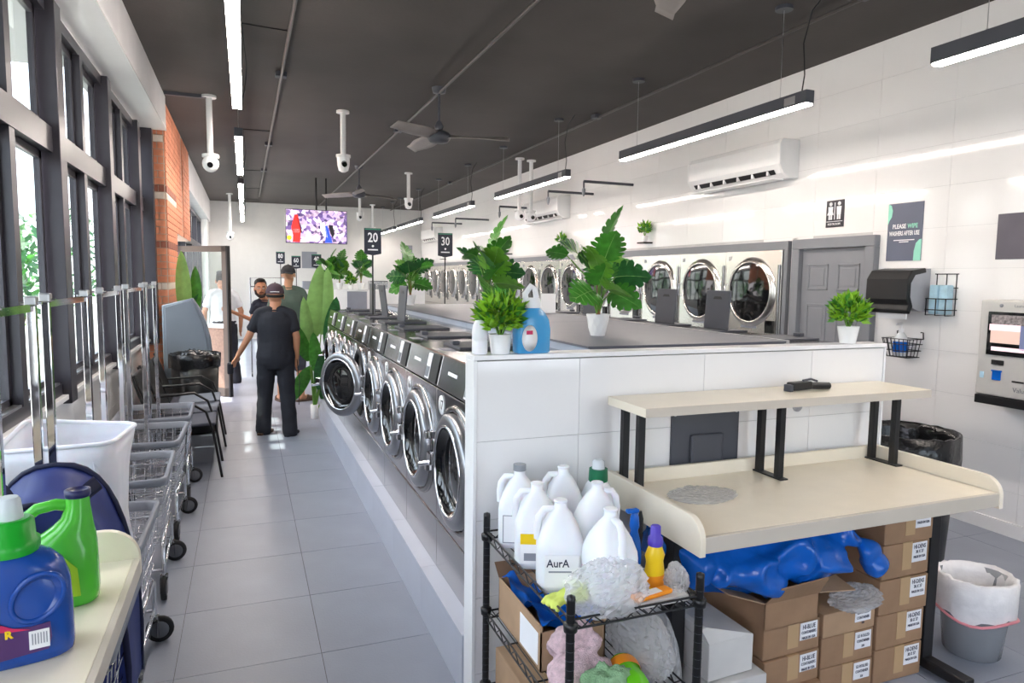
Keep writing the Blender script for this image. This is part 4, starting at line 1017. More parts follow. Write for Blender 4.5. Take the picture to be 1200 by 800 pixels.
carts = [ct]+[dup(ct, None) for _ in spec[1:]]
for k, (o, (x, y, lb)) in enumerate(zip(carts, spec)):
    o.location = (x, y, 0); o.rotation_euler = (0, 0, (.015, -.02, .02, -.01, 0)[k]); o['label'] = lb
    poles(o, (-.3, .3) if k < 4 else (-.1, .3), 1.60-.005*k, -.01 if k < 4 else -.04)
# ---------------------------------------------------------------- hampers
M('white_nylon', (236,238,246), .6, var=.03, scale=10, bump=.2, bscale=14, sub=.1); M('navy_nylon', (26,44,112), .55, var=.1, scale=10); M('navy_edge', (14,20,56), .6)
thin_glass('navy_mesh', (120,130,190), rough=.5, op=.55, opc=(40, 58, 130))
t = thing('laundry_hamper', 'white fabric hamper standing in a laundry cart', 'hamper', (-.675, 3.15, .305))
def hamper_rings(w0, d0, w1, d1, h, n=36, seed=2, amp=.012, rr=.06):
    rings = []
    for i in range(13):
        q = i/12; w, d = w0+(w1-w0)*q, d0+(d1-d0)*q
        row = []
        for (x, y) in rrect(2*w, 2*d, rr, n//4-1):
            s = 1+amp*8*vnoise(x*7, y*7, q*4, seed)
            row.append((x*s, y*s, h*q+(.03*vnoise(x*5, y*5, 3, seed) if i == 12 else 0)))
        rings.append(row)
    return rings
hr = hamper_rings(.175, .20, .20, .215, .74)
MB().loft(hr, False).build('fabric_wall', 'white_nylon', t, solid=.006)
MB().loft([hr[0], [(p[0]*.02, p[1]*.02, .004) for p in hr[0]]], False).build('fabric_floor', 'white_nylon', t)
MB().tube([tuple(p) for p in hr[12]]+[tuple(hr[12][0])], .009, 8).build('rim_piping', 'white_nylon', t)
MB().tube([(.12, -.2, .70), (.14, -.23, .62), (.05, -.24, .56), (-.04, -.235, .62), (-.03, -.2, .70)], .012, 6, flat=.3).build('carry_strap', 'white_nylon', t)
t = thing('laundry_hamper', 'navy blue mesh pop-up hamper standing behind the cream table end', 'hamper', (-.60, 2.46, .305))
def arch(w, h, n=22, x0=0, p=2.6):
    pts = []
    for i in range(n+1):
        a = PI*i/n; c, s = math.cos(a), math.sin(a)
        pts.append((-math.copysign(abs(c)**(2/p), c)*w, abs(s)**(2/p)*h))
    return pts
ar = arch(.235, .70)
for y, nm in ((-.13, 'front_panel'), (.15, 'rear_panel')):
    hh = 1 if y < 0 else 1.07
    pn = MB().prism([(x, z*hh) for x, z in ar], 'y', y-.002, y+.002).build(nm, 'navy_mesh' if y > 0 else 'navy_nylon', t)
    MB().tube([(x, y, z*hh) for x, z in ar]+[(-.235, y, 0)], .010, 8).build('edge_binding', 'navy_edge', pn)
def side(u, v):
    k = min(int(u*22), 21); f = u*22-k; x = ar[k][0]+(ar[k+1][0]-ar[k][0])*f; z = ar[k][1]+(ar[k+1][1]-ar[k][1])*f
    return (x*(1+.02*vnoise(u*9, v*3, 0, 4)), -.13+.28*v, z*(1+.07*v)-.035*math.sin(PI*v)*(1 if z > .3 else 0)+.02*vnoise(u*12, v*5, 1, 4))
MB().grid(side, 66, 8).build('side_fabric', 'navy_nylon', t)
for x in (-.13, .1):
    MB().tube([(x, -.136, .30), (x+.005, -.138, .5), (x+.02, -.14, .66), (x+.03, -.11, .715), (x+.06, -.06, .735)], .024, 6, flat=.12).build('strap', 'navy_edge', t)
MB().box(-.06, .02, -.1345, -.1325, .5, .6).build('mesh_patch', 'pale_blue', t)
# ---------------------------------------------------------------- foreground table with detergent
t = thing('folding_table', 'cream laminate table corner at the bottom left of the photo', 'table', (0, 0, 0))
ZF = .86
MB().box(-.985, -.32, 1.0, 2.19, ZF-.035, ZF).build('worktop', 'laminate', t, bev=.002)
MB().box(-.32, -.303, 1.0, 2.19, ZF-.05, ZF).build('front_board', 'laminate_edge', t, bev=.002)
pp = [(-.985, ZF-.05), (-.303, ZF-.05), (-.303, ZF)]+[(-.303-.09+.09*math.cos(a), ZF+.0+.09*math.sin(a)) for a in [PI/2*i/8 for i in range(1, 9)]]+[(-.985, ZF+.09)]
MB().prism(pp, 'y', 2.19, 2.212).build('end_panel', 'laminate', t, bev=.003)
MB().box(-.985, -.965, 1.0, 2.19, ZF, ZF+.09).build('back_board', 'laminate', t)
for y in (1.15,): MB().box(-.9, -.84, y-.03, y+.03, 0, ZF-.035).box(-.9, -.40, y-.03, y+.03, ZF-.09, ZF-.035).build('leg', 'frame_black', t)
MB().box(-.95, -.90, 2.05, 2.11, 0, ZF-.035).build('leg', 'frame_black', t)
M('det_blue', (28,76,160), .22, var=.04, scale=5); M('det_cap', (34,168,48), .28, var=.03); M('det_green', (86,196,60), .2, var=.05, scale=6); M('navy_cap', (30,34,84), .35); M('magenta', (206,40,96), .35, var=.05); M('plum', (80,46,104), .4, var=.05)
t = thing('detergent_bottle', 'large blue detergent bottle with green cap on the cream table', 'bottle', (-.478, 1.70, ZF+.001), math.radians(12))
rg = []
for z, w, d in ((0, .098, .055), (.006, .106, .06), (.02, .108, .062), (.10, .107, .062), (.16, .104, .060), (.2, .092, .056), (.222, .072, .05), (.235, .045, .042), (.245, .036, .036)):
    rg.append(sq_ring(w, d, z, .35 if z < .2 else .1, 32))
MB().loft(rg).build('body', 'det_blue', t)
# moulded grip recess on the right half: ring around a darker hollow
def recess(u, v):
    a = 2*PI*u; r = v
    x = .045+.046*r*math.cos(a); z = .145+.045*r*math.sin(a)*1.05+.012*math.cos(a)
    return (x, -.0645+.02*(1-r*r), z)
MB().grid(recess, 28, 6).build('grip_hollow', 'det_blue_dark' if 'det_blue_dark' in MATS else M('det_blue_dark', (30,70,146), .2), t)
MB().tube([(.045+.047*math.cos(a), -.062, .145+.048*math.sin(a)+.012*math.cos(a)) for a in [2*PI*k/28 for k in range(29)]], .0055, 8).build('grip_rim', 'det_blue', t)
lb = MB().prism([(-.095, .02), (.06, .03), (.066, .055), (.064, .088), (.03, .085), (.0, .09), (-.05, .12), (-.095, .145)], 'y', -.0655, -.063).build('front_label', 'plum', t)
MB().prism([(-.095, .10), (-.0, .083), (.03, .08), (.0, .09), (-.05, .12), (-.095, .145)], 'y', -.0665, -.0655).build('label_swoosh', 'magenta', lb)
MB().box(.026, .062, -.0668, -.0655, .036, .076).build('barcode_panel', 'paper', lb)
for k in range(6): MB().box(.031+.005*k, .033+.005*k, -.0674, -.0668, .046, .07).build('barcode_line', 'slate', lb)
text('R', .022, 'yellow', lb, (-.008, -.067, .078), (PI/2, 0, 0), bold=.001)
MB().lathe([(.05, .232), (.053, .24), (.053, .258), (.046, .262), (.044, .3), (.036, .306)], 28).build('cap', 'det_cap', t)
MB().lathe([(.026, .304), (.022, .345), (.018, .352)], 20).build('pour_cup', 'clear_plastic', t)
t = thing('detergent_bottle', 'green detergent bottle with dark cap behind the blue one', 'bottle', (-.452, 1.955, ZF+.001), math.radians(6))
rg = []
for z, w, d, cx in ((0, .078, .05, 0), (.006, .085, .055, 0), (.03, .088, .057, .0), (.10, .087, .056, 0), (.14, .08, .052, .006), (.17, .066, .046, .018), (.195, .045, .04, .034), (.215, .034, .034, .043), (.24, .028, .028, .046), (.27, .025, .025, .047)):
    rg.append(sq_ring(w, d, z, .3 if z < .16 else 0, 28, cx))
MB().loft(rg).build('body', 'det_green', t)
MB().tube([(.03, 0, .245), (-.0, 0, .252), (-.04, 0, .245), (-.068, 0, .222), (-.08, 0, .19), (-.08, 0, .15), (-.07, 0, .12)], [.014, .014, .014, .014, .014, .015, .016], 10).build('handle', 'det_green', t)
MB().lathe([(.027, .266), (.029, .27), (.029, .284), (.022, .286), (.02, .281), (.001, .281)], 20, (.047, 0, 0)).build('cap', 'navy_cap', t)
MB().prism([(.0, .03), (.05, .03), (.045, .1), (.02, .13), (0, .12)], 'y', -.0585, -.056).build('front_label', 'lime', t)
# ---------------------------------------------------------------- chairs
M('chair_seat', (70,72,84), .6, var=.05); 
def chair():
    t = thing('armchair', '', 'chair', (0, 0, 0), group='black metal armchairs along the window')
    # faces +x, back towards the window
    MB().hexa([(-.22, -.24, .42), (.24, -.25, .44), (.24, .25, .44), (-.22, .24, .42)], [(-.22, -.24, .445), (.24, -.25, .465), (.24, .25, .465), (-.22, .24, .445)]).build('seat', 'chair_seat', t, bev=.01)
    MB().hexa([(-.22, -.235, .45), (-.2, -.235, .45), (-.2, .235, .45), (-.22, .235, .45)], [(-.36, -.22, .88), (-.34, -.22, .88), (-.34, .22, .88), (-.36, .22, .88)]).build('backrest', 'black_plastic', t, bev=.008)
    for s in (-1, 1):
        MB().tube([(.28, s*.27, 0), (.22, s*.27, .40), (.17, s*.27, .56), (.06, s*.27, .635), (-.1, s*.265, .625), (-.29, s*.25, .62)], .0105, 8).build('arm_frame', 'black_plastic', t)
        MB().tube([(-.3, s*.25, 0), (-.22, s*.25, .42), (-.37, s*.24, .89)], .0105, 8).build('back_leg', 'black_plastic', t)
    return t
c0 = chair(); cs = [c0, dup(c0), dup(c0)]
for k, (o, y) in enumerate(zip(cs, (6.36, 6.925, 7.485))):
    o.location = (-.50, y-.0, 0); o.rotation_euler = (0, 0, (.02, -.03, .02)[k])
    o['label'] = ['nearest black armchair next to the laundry carts', 'middle one of the three black armchairs by the window', 'farthest black armchair, beside the lined trash can'][k]
for ch, sc in ((cs[1], .0), (cs[2], .0)): pass
# ---------------------------------------------------------------- trash can and grey hooded cabinet near the pier
t = liner_bin('trash_can', 'black trash can with black liner in front of the grey hooded cabinet', (-.52, 8.01, 0), .21, .24, .84, 'black_plastic', 'liner_black', .13, 15)
crumple('litter_pile', 'crumpled litter filling the black trash can by the window', 'litter', (-.52, 8.01, .70), (.15, .15, .10), 'liner_black', 81, .25, 6)
M('hood_grey', (122,130,142), .45, var=.03)
t = thing('hooded_cabinet', 'grey cabinet with curved hood behind the black trash can', 'cabinet', (-.575, 8.30, 0))
hp_ = [(-.275, 0), (.215, 0), (.215, .80), (.20, .98), (.16, 1.16), (.10, 1.31), (.03, 1.43), (-.275, 1.35)]
MB().prism(hp_, 'y', -.02, .14).build('body', 'hood_grey', t, bev=.012)
MB().prism([(x*.86-.01, .03+z*.965) for x, z in hp_], 'y', -.032, -.02).build('front_panel', 'hood_grey', t, bev=.006)
M('leaf_fresh', (112,172,58), .35, var=.2, scale=14)
# ---------------------------------------------------------------- monstera plants
def monstera_leaf(L=.22, lobes=6, seed=0, fold=.25, droop=.35):
    """split leaf lying along +x from the stalk end; two halves with cut lobes"""
    random.seed(seed); b = MB(); b.m = 0
    def wid(t): return .66*L*math.sin(PI*min(1, t*.93+.09))**.65*(1-.2*t)
    def P(t, s, side):
        w = wid(t)*s; x = L*(t-.06)+ .16*L*s*(t-.25); z = -droop*L*(t*t)*.6+fold*abs(w)*(.9-t*.5)
        return (x, side*w, z)
    for side in (-1, 1):
        for k in range(lobes):
            t0, t1 = k/lobes, (k+1)/lobes; g = .10/lobes*1.6
            cut = .62 if 0 < k else .55
            a0, a1 = t0, t1
            # inner solid part
            pts = [P(t0, 0, side), P(t1, 0, side), P(t1, cut, side), P(t0, cut, side)]
            b._add(pts, [(0, 1, 2, 3) if side > 0 else (3, 2, 1, 0)], True)
            # lobe
            e0, e1 = t0+g*1.2, t1-g*.6
            tip = .96+.06*random.random()
            pts = [P(t0+g*.2, cut, side), P(t1-g*.1, cut, side), P(e1+.03, .85, side), P((e0+e1)/2+.05, tip, side), P(e0+.03, .9, side)]
            b._add(pts, [(0, 1, 2, 3, 4) if side > 0 else (4, 3, 2, 1, 0)], True)
    b.m = 1
    rib = [P(t/6, 0, 1) for t in range(7)]
    b.tube([(p[0], p[1], p[2]+.001) for p in rib], [.0035-.0004*i for i in range(7)], 5)
    b.m = 1
    for side in (-1, 1):
        for k in range(1, lobes):
            p0, p1 = P((k+.3)/lobes-.05, 0.02, side), P((k+.5)/lobes+.02, .85, side); b.tube([(p0[0], p0[1], p0[2]+.002), (p1[0], p1[1], p1[2]+.002)], [.0016, .0007], 4)
    return b
LEAFM = {}
def leaf_mesh(kind, mat):
    if (kind, mat) not in LEAFM:
        LEAFM[(kind, mat)] = monstera_leaf(.22, 6 if kind < 2 else 5, kind*3+1, .25-.1*kind, .3+.15*kind).mesh('leaf', [mat, 'leaf_pale'])
    return LEAFM[(kind, mat)]
def monstera(label, loc, leaves, pot=True, potm=None, rz=0, k=1.0, trunk=True, group='monstera plants on the machines'):
    """leaves: (azimuth, radius, height, size, pitch, roll)"""
    t = thing('monstera_plant', label, 'plant', loc, rz, group=group)
    hp = .125*k
    if pot:
        b = MB(); n = 10; rows = []
        for i, (r, z) in enumerate(((.042, 0), (.055, .045), (.062, .085), (.07, .125))):
            rows.append([(k*r*math.cos(2*PI*(j+.5*(i % 2))/n), k*r*math.sin(2*PI*(j+.5*(i % 2))/n), k*z) for j in range(n)])
        for i in range(3):
            for j in range(n):
                a0, a1, b0, b1 = rows[i][j], rows[i][(j+1) % n], rows[i+1][j], rows[i+1][(j+1) % n]
                if i % 2 == 0: b._add([a0, a1, b0], [(0, 1, 2)]); b._add([a1, b1, b0], [(0, 1, 2)])
                else: b._add([a0, a1, b1], [(0, 1, 2)]); b._add([a0, b1, b0], [(0, 1, 2)])
        b._add(rows[0], [tuple(reversed(range(n)))]); b.build('pot', 'pot_white', t)
        MB().cyl((0, 0, hp-.02), (0, 0, hp-.008), .062*k, n=16).build('soil', 'soil', t)
    if trunk: MB().tube([(0, 0, hp-.02), (.005, 0, hp+.08*k), (-.005, .004, hp+.18*k)], [.014*k, .011*k, .008*k], 8).build('trunk', 'stem_brown', t)
    for i, (az, r, h, sz, pi_, ro) in enumerate(leaves):
        a = math.radians(az); e = Vector((r*.8*math.cos(a), r*.8*math.sin(a), h))*k
        mid = Vector((e.x*.35, e.y*.35, hp+(e.z-hp)*.62))
        MB().tube([(0, 0, hp-.02), mid, e], [.0055*k, .0045*k, .003*k], 6).build('leaf_stalk', 'stem_green', t)
        s = sz/.22*.74
        part('leaf', leaf_mesh(i % 3, ('leaf_green', 'leaf_dark', 'leaf_fresh', 'leaf_green')[i % 4]), t, e, (math.radians(ro), math.radians(pi_), a), (s, s, s))
    return t
LV = [(178, .26, .46, .17, -15, 40), (200, .13, .42, .27, -40, -50), (240, .08, .36, .28, -55, -40), (275, .07, .44, .25, -60, -20), (300, .05, .52, .30, -80, 15), (335, .12, .34, .25, -10, -60), (30, .10, .42, .22, -40, 50), (215, .10, .26, .26, 5, -40), (15, .16, .40, .18, -35, 30), (120, .10, .40, .24, -45, 20), (285, .09, .27, .26, -5, -30), (350, .10, .25, .24, 15, -50), (255, .05, .30, .24, -50, 10), (60, .08, .34, .24, -55, -20)]
monstera('tall monstera in white faceted pot on the grey cover, nearest of its kind', (1.90, 3.5, 1.365), LV)
LV2 = [(a+40, r*.8, h+.02, s*1.12, p, q) for a, r, h, s, p, q in LV]
monstera('tall monstera just behind the blue detergent on the half wall', (1.66, 4.75, 1.365), LV2, k=1.0)
LV3 = [(a*1.3+90, r*.75, h*1.02, s*1.1, p, q) for a, r, h, s, p, q in LV]
monstera('monstera between the 20 and 30 signs', (1.80, 7.9, 1.365), LV3, k=.95)
# ---------------------------------------------------------------- banana plant by the end of the platform
def paddle(L, W, mat, curl=.2, n=12):
    b = MB()
    def fn(u, v):
        w = W*math.sin(PI*min(1, .04+u*.96))**.6*(1-.2*u); y = (v-.5)*2*w
        return (y, -curl*L*u*u*.4+.35*abs(y)*.6, L*u+.0)
    b.grid(fn, n, 6); return b.mesh('leaf', mat)
pl = {k: paddle(1, .115, m, c) for k, m, c in (('g', 'leaf_green', .15), ('p', 'leaf_pale', .1), ('d', 'leaf_dark', .3))}
def banana(label, loc, leaves, pot=True, stems=True):
    t = thing('banana_plant', label, 'plant', loc)
    if pot: MB().lathe([(.04, 0), (.042, .004), (.046, .17), (.04, .17), (.038, .15), (.002, .15)], 20).build('pot', 'pot_white', t)
    for i, (x, y, z, L, w, tilt, az, k) in enumerate(leaves):
        MB().tube([(0, 0, .1), (x*.5, y*.5, z*.6), (x, y, z)], [.012, .010, .006], 8).build('leaf_stalk', 'stem_green', t)
        part('leaf', pl[k], t, (x, y, z), (math.radians(6), math.radians(tilt), math.radians(az)), (w, 1*L, L))
    return t
banana('tall banana plant with pale paddle leaves at the far end of the washer platform', (.735, 8.32, 0), [
    (.02, .0, .98, .86, 1.15, 3, 8, 'p'), (.09, .02, 1.0, .80, 1.0, 7, -10, 'p'), (.16, .0, .82, .66, .9, 12, -15, 'd'), (-.03, -.04, .75, .72, .75, -9, 12, 'p'), (-.05, -.05, .70, .52, .8, -26, 20, 'g'),
    (-.03, -.02, .62, .50, .85, -142, 20, 'g'), (.06, -.05, .35, .5, .8, 4, 5, 'd'), (.10, .03, .22, .5, .7, 8, 10, 'd'), (.03, -.06, .55, .5, .7, -4, -5, 'g')])
banana('banana plant beside the brick pier behind the grey hooded cabinet', (-.60, 8.78, 0), [(-.05, .0, 1.15, .82, .8, -3, 10, 'p'), (.04, .05, 1.2, .6, .7, 6, -20, 'g'), (.08, .0, 1.0, .62, .7, -14, -50, 'p'), (-.08, 0, 1.0, .5, .6, 16, 40, 'd')])
# ---------------------------------------------------------------- weight signs on poles
M('sign_navy', (40,44,58), .4, var=.03); M('sign_green', (60,140,110), .4)
def weight_sign(n, loc, top, w, h, label, base=True):
    t = thing('weight_sign', label, 'sign', loc, group='washer size signs on poles')
    MB().cyl((0, 0, 0), (0, 0, top-h*.9), .008, n=8).build('pole', 'frame_black', t)
    if base: MB().box(-.05, .05, -.05, .05, 0, .01).build('base_plate', 'frame_black', t, bev=.003)
    MB().prism([(-w/2, top-h), (0, top-h*1.07), (w/2, top-h), (w/2, top), (-w/2, top)], 'y', -.014, .0).build('board', 'sign_navy', t)
    MB().box(-w/2+.005, w/2-.005, -.016, -.013, top-.05*h-.012*h, top-.02*h).build('top_stripe', 'sign_green', t)
    text(n, h*.52, 'paper', t, (0, -.0155, top-h*.38), (PI/2, 0, 0), name='number', bold=.002, sx=.78)
    MB().lathe([(.001, 0), (h*.045, 0), (h*.045, -.002)], 12, (0, -.0155, top-h*.7), axis='y').build('emblem', 'paper', t)
    MB().box(-w*.3, w*.3, -.0158, -.013, top-h*.87, top-h*.82).build('small_print', 'paper', t)
weight_sign('20', (1.14, 6.6, 1.317), .83, .16, .24, 'dark sign with number 20 on a pole above the front washers')
weight_sign('30', (2.50, 8.9, 0), 2.28, .20, .30, 'dark sign with number 30 on a pole behind the grey cover')
weight_sign('40', (1.43, 15.2, 1.412), .74, .20, .27, 'small far sign with number 40 beside the counter plants')
weight_sign('60', (1.04, 15.6, 0), 2.12, .19, .26, 'small far sign with number 60 right of the person in the green shirt')
weight_sign('80', (.72, 15.6, 0), 2.2, .18, .25, 'farthest small sign with number 80 above the black cap')
# ---------------------------------------------------------------- television
def tv_material():
    m = bpy.data.materials.new('tv_picture'); m.use_nodes = True; n = m.node_tree.nodes; L = m.node_tree.links; b = n['Principled BSDF']
    tc = n.new('ShaderNodeTexCoord'); v = n.new('ShaderNodeTexVoronoi'); v.inputs['Scale'].default_value = 16; L.new(tc.outputs['Object'], v.inputs[0])
    r = n.new('ShaderNodeValToRGB'); L.new(v.outputs['Color'], r.inputs[0])
    e = r.color_ramp.elements; e[0].position = .0; e[0].color = lin((70, 56, 104)); e[1].position = .9; e[1].color = lin((232, 220, 236))
    for p, c in ((.3, (120, 96, 150)), (.45, (60, 52, 84)), (.6, (206, 176, 200)), (.75, (150, 130, 170))): x = e.new(p); x.color = lin(c)
    L.new(r.outputs[0], b.inputs['Base Color']); L.new(r.outputs[0], b.inputs['Emission Color']); b.inputs['Emission Strength'].default_value = .75; b.inputs['Roughness'].default_value = .2
    MATS['tv_picture'] = m
tv_material()
def glow(name, rgb): return M(name, rgb, .3, var=0, emit=.8)
glow('tv_red', (230, 44, 40)); glow('tv_blue', (40, 70, 220)); glow('tv_white', (226, 222, 234)); glow('tv_black', (24, 20, 28)); glow('tv_skin', (220, 150, 150)); glow('tv_lime', (196, 216, 40))
tv = thing('television', 'flat television showing a bright crowd, hung from the ceiling', 'television', (1.335, 14.0, 2.325), math.radians(1.5))
MB().box(-.585, .585, -.0, .05, 0, .655).build('housing', 'frame_black', tv, bev=.006)
scn = MB().box(-.575, .575, -.003, .0, .012, .643).build('screen', 'tv_picture', tv)
for m_, pg in (('tv_red', [(-.48, .30), (-.42, .54), (-.36, .55), (-.33, .4), (-.31, .2), (-.32, .02), (-.46, .02), (-.45, .15)]), ('tv_black', [(-.38, .5), (-.34, .48), (-.28, .2), (-.31, .2), (-.35, .4)]), ('tv_skin', [(-.45, .2), (-.33, .2), (-.33, .27), (-.44, .27)]),
               ('tv_white', [(.06, .4), (.14, .42), (.18, .25), (.2, .12), (.1, .2), (.07, .25)]), ('tv_blue', [(.14, .34), (.2, .36), (.24, .2), (.3, .02), (.15, .02), (.17, .15)]), ('tv_black', [(.22, .36), (.3, .37), (.34, .2), (.3, .12), (.26, .2)]), ('tv_white', [(.32, .34), (.38, .36), (.42, .22), (.36, .24)]), ('tv_white', [(-.24, .05), (-.18, .24), (-.12, .22), (-.1, .05)])):
    MB().prism(pg, 'y', -.0045, -.003).build('screen_figure', m_, scn)
MB().lathe([(.001, 0), (.07, 0), (.07, -.0015)], 20, (-.01, -.003, .11), axis='y').build('screen_figure', 'tv_white', scn); MB().lathe([(.001, 0), (.045, 0), (.045, -.0015)], 18, (-.52, -.003, .1), axis='y').build('screen_figure', 'tv_lime', scn)
for x in (0, .19): MB().cyl((x, .06, .5), (x, .06, 1.2745), .018).build('mount_pole', 'frame_black', tv)
MB().box(-.1, .29, .05, .08, .35, .6).build('mount_plate', 'frame_black', tv)
# ---------------------------------------------------------------- counter and fittings at the back
bw = thing('back_counter', 'far white half-height counter with grey panel across the room', 'counter', (0, 15.0, 0))
MB().box(1.1, 3.75, 0, .35, 0, 1.39).build('front', 'white_paint', bw); MB().box(1.08, 3.77, -.02, .37, 1.39, 1.41).build('top', 'white_gloss', bw, bev=.003)
MB().box(2.04, 2.46, -.012, 0, .95, 1.37).build('grey_panel', 'slate', bw, bev=.003)
tuft('small_plant', 'small bushy plant in white pot on the far counter', (2.13, 15.12, 1.411), (.05, .06, .1), .11, 120, ['leaf_green', 'leaf_bright'], .1, 91, leaf=.07, group='plants on the far counter')
for k, (x, lb) in enumerate(((1.70, 'left of the dense monsteras on the far counter, white pot'), (1.90, 'middle dense monstera on the far counter, white pot'), (2.36, 'rightmost round monstera on the far counter'))):
    monstera(lb, (x, 15.15, 1.411), [(a*1.1+50*k, r*.7, h*.95+.05, s*1.15, p, q) for a, r, h, s, p, q in LV], k=1.15, group='plants on the far counter')
o = MB().box(1.13, 1.37, 15.05, 15.3, 1.411, 1.58).build('grey_box', 'slate', bev=.01); tag(o, 'grey box on the left end of the far counter', 'box')
o = MB().box(2.6, 3.0, 15.4, 15.7, 0, 1.60).build('steel_cabinet', 'steel', bev=.01); tag(o, 'steel machine top just behind the far counter', 'machine')
gr = thing('garment_rack', 'thin metal garment rack frame near the back, left of the green shirt', 'rack', (.35, 12.3, 0))
MB().tube([(-.27, 0, .03), (-.27, 0, 1.65), (.35, 0, 1.65), (.35, 0, .03)], .012, 8).build('frame', 'steel_dark', gr)
for x in (-.27, .35):
    MB().tube([(x, -.2, .05), (x, .2, .05)], .01, 8).build('foot_bar', 'steel_dark', gr)
    for y in (-.2, .2): MB().lathe([(.028, -.01), (.03, 0), (.028, .01)], 12, (x, y, .03), axis='x').build('caster', 'rubber', gr)
MB().tube([(-.27, 0, 1.5), (.35, 0, 1.5)], .008, 8).build('lower_bar', 'steel_dark', gr)
o = MB().box(1.45, 1.85, YB-.02, YB, 1.9, 2.35).build('wall_notice', 'slate'); tag(o, 'small grey notice on the back wall left of the far dryers', 'sign')
o = MB().box(4.2, 4.5, YB-.02, YB, 2.0, 2.6).build('wall_notice', 'slate'); tag(o, 'dark notice on the back wall in the far right corner', 'sign')
# ---------------------------------------------------------------- on the half wall cap
t = thing('detergent_bottle', 'sky blue detergent bottle with white cap on the half wall', 'bottle', (1.045, 2.466, 1.3985), .1)
M('sky_blue', (74,160,214), .2, var=.04)
MB().loft([sq_ring(.066, .036, 0), sq_ring(.073, .041, .006), sq_ring(.074, .042, .09, .5, 24), sq_ring(.068, .04, .13, .4), sq_ring(.052, .036, .158, .2), sq_ring(.034, .03, .175, 0), sq_ring(.03, .028, .18, 0)]).build('body', 'sky_blue', t)
MB().lathe([(.001, 0), (.032, -.0005), (.034, -.0025), (.001, -.003)], 24, (-.03, -.0405, .06), axis='y', sx=1.5).build('front_label', 'paper', t)
MB().box(-.045, -.018, -.0455, -.0435, .075, .09).build('label_print', 'magenta', t)
MB().lathe([(.034, .176), (.036, .182), (.034, .2), (.03, .215)], 20).build('cap', 'paper', t)
MB().tube([(-.026, 0, .2), (-.03, 0, .23), (-.005, 0, .262), (.012, 0, .25), (.02, 0, .215)], [.012, .012, .011, .011, .012], 8).build('cap_handle', 'paper', t)
t = thing('plastic_canister', 'white ribbed canister at the left end of the half wall', 'canister', (.832, 2.468, 1.3985))
MB().lathe([(.026, 0), (.03, .003), (.03, .05), (.028, .053), (.03, .056), (.03, .09), (.027, .11), (.018, .128), (.001, .13)], 20).build('body', 'jug', t)
o = MB().box(2.62, 2.77, 5.95, 5.965, 1.365, 1.55).build('notice_card', 'paper', bev=.002); tag(o, 'white notice card standing behind the nearest monstera', 'sign')
# ---------------------------------------------------------------- glass door standing open
dr = struct(MB().box(-.025, .025, 0, .075, 0, 2.08).box(-.025, .025, .775, .85, 0, 2.08).box(-.025, .025, 0, .85, 2.0, 2.08).box(-.025, .025, 0, .85, 0, .12).build('door_2', 'frame_bronze' if 'frame_bronze' in MATS else M('frame_bronze', (96,88,82), .35, metal=.4)))
hinge, tip = Vector((-.86, 10.72, .004)), Vector((-.225, 10.16, .004)); dv = tip-hinge
dr.location = hinge; dr.rotation_euler = (0, 0, math.atan2(dv.y, dv.x)-PI/2)
MB().box(-.004, .004, .07, .78, 1.0, 2.0).build('pane', 'glass', dr)
M('tan_panel', (150,126,110), .6, var=.12, scale=30)
MB().box(-.006, .006, .07, .78, .12, .95).build('lower_panel', 'tan_panel', dr)
MB().box(-.045, .03, .06, .79, .95, 1.01).build('push_bar', 'aluminium', dr, bev=.006)
MB().box(-.05, -.02, .68, .76, .94, 1.02).build('bar_end', 'frame_black', dr, bev=.004)
MB().box(-.03, .03, .852, .875, .0, 2.08).build('edge_gasket', 'frame_black', dr)
# planting and street beyond the entry
def shrub(label, loc, r, h, n, seed, mats=('leaf_green', 'leaf_dark', 'leaf_dark')):
    random.seed(seed); t = thing('street_shrub', label, 'shrub', loc, group='greenery outside the windows')
    b = MB()
    for i in range(n):
        a = random.uniform(0, 2*PI); el = random.uniform(-1, 1); rr = r*random.uniform(.5, 1)
        c = Vector((rr*math.cos(a)*math.sqrt(1-el*el), rr*math.sin(a)*math.sqrt(1-el*el), h*.55+el*h*.42))
        d = Vector((random.uniform(-1,1), random.uniform(-1,1), random.uniform(-.6,1))).normalized(); s = d.orthogonal().normalized()
        L = .16*random.uniform(.7, 1.5); b.m = random.randrange(len(mats)); b._add([c-d*L, c+s*L*.4, c+d*L, c-s*L*.4], [(0, 1, 2, 3)], True)
    f = b.build('foliage', list(mats), t); f['kind'] = 'stuff'
    MB().cyl((0, 0, 0), (0, 0, h*.6), .06).build('trunk', 'stem_brown', t)
for k, (x, y, r, h, lb) in enumerate(((-3.6, 8.5, 1.0, 3.2, 'leafy street tree outside the left window'), (-4.2, 13.5, 1.2, 3.6, 'leafy street tree outside, seen through the glass door'), (-3.4, 17.5, 1.0, 2.8, 'low street tree outside the far windows'), (-5.0, 22, 1.6, 4.0, 'large street tree beyond the far windows'), (-4.5, 28, 1.8, 4.2, 'farthest street tree down the road outside'))):
    shrub(lb, (x-1.5, y, -.05), r*.8, h, 360, 200+k)
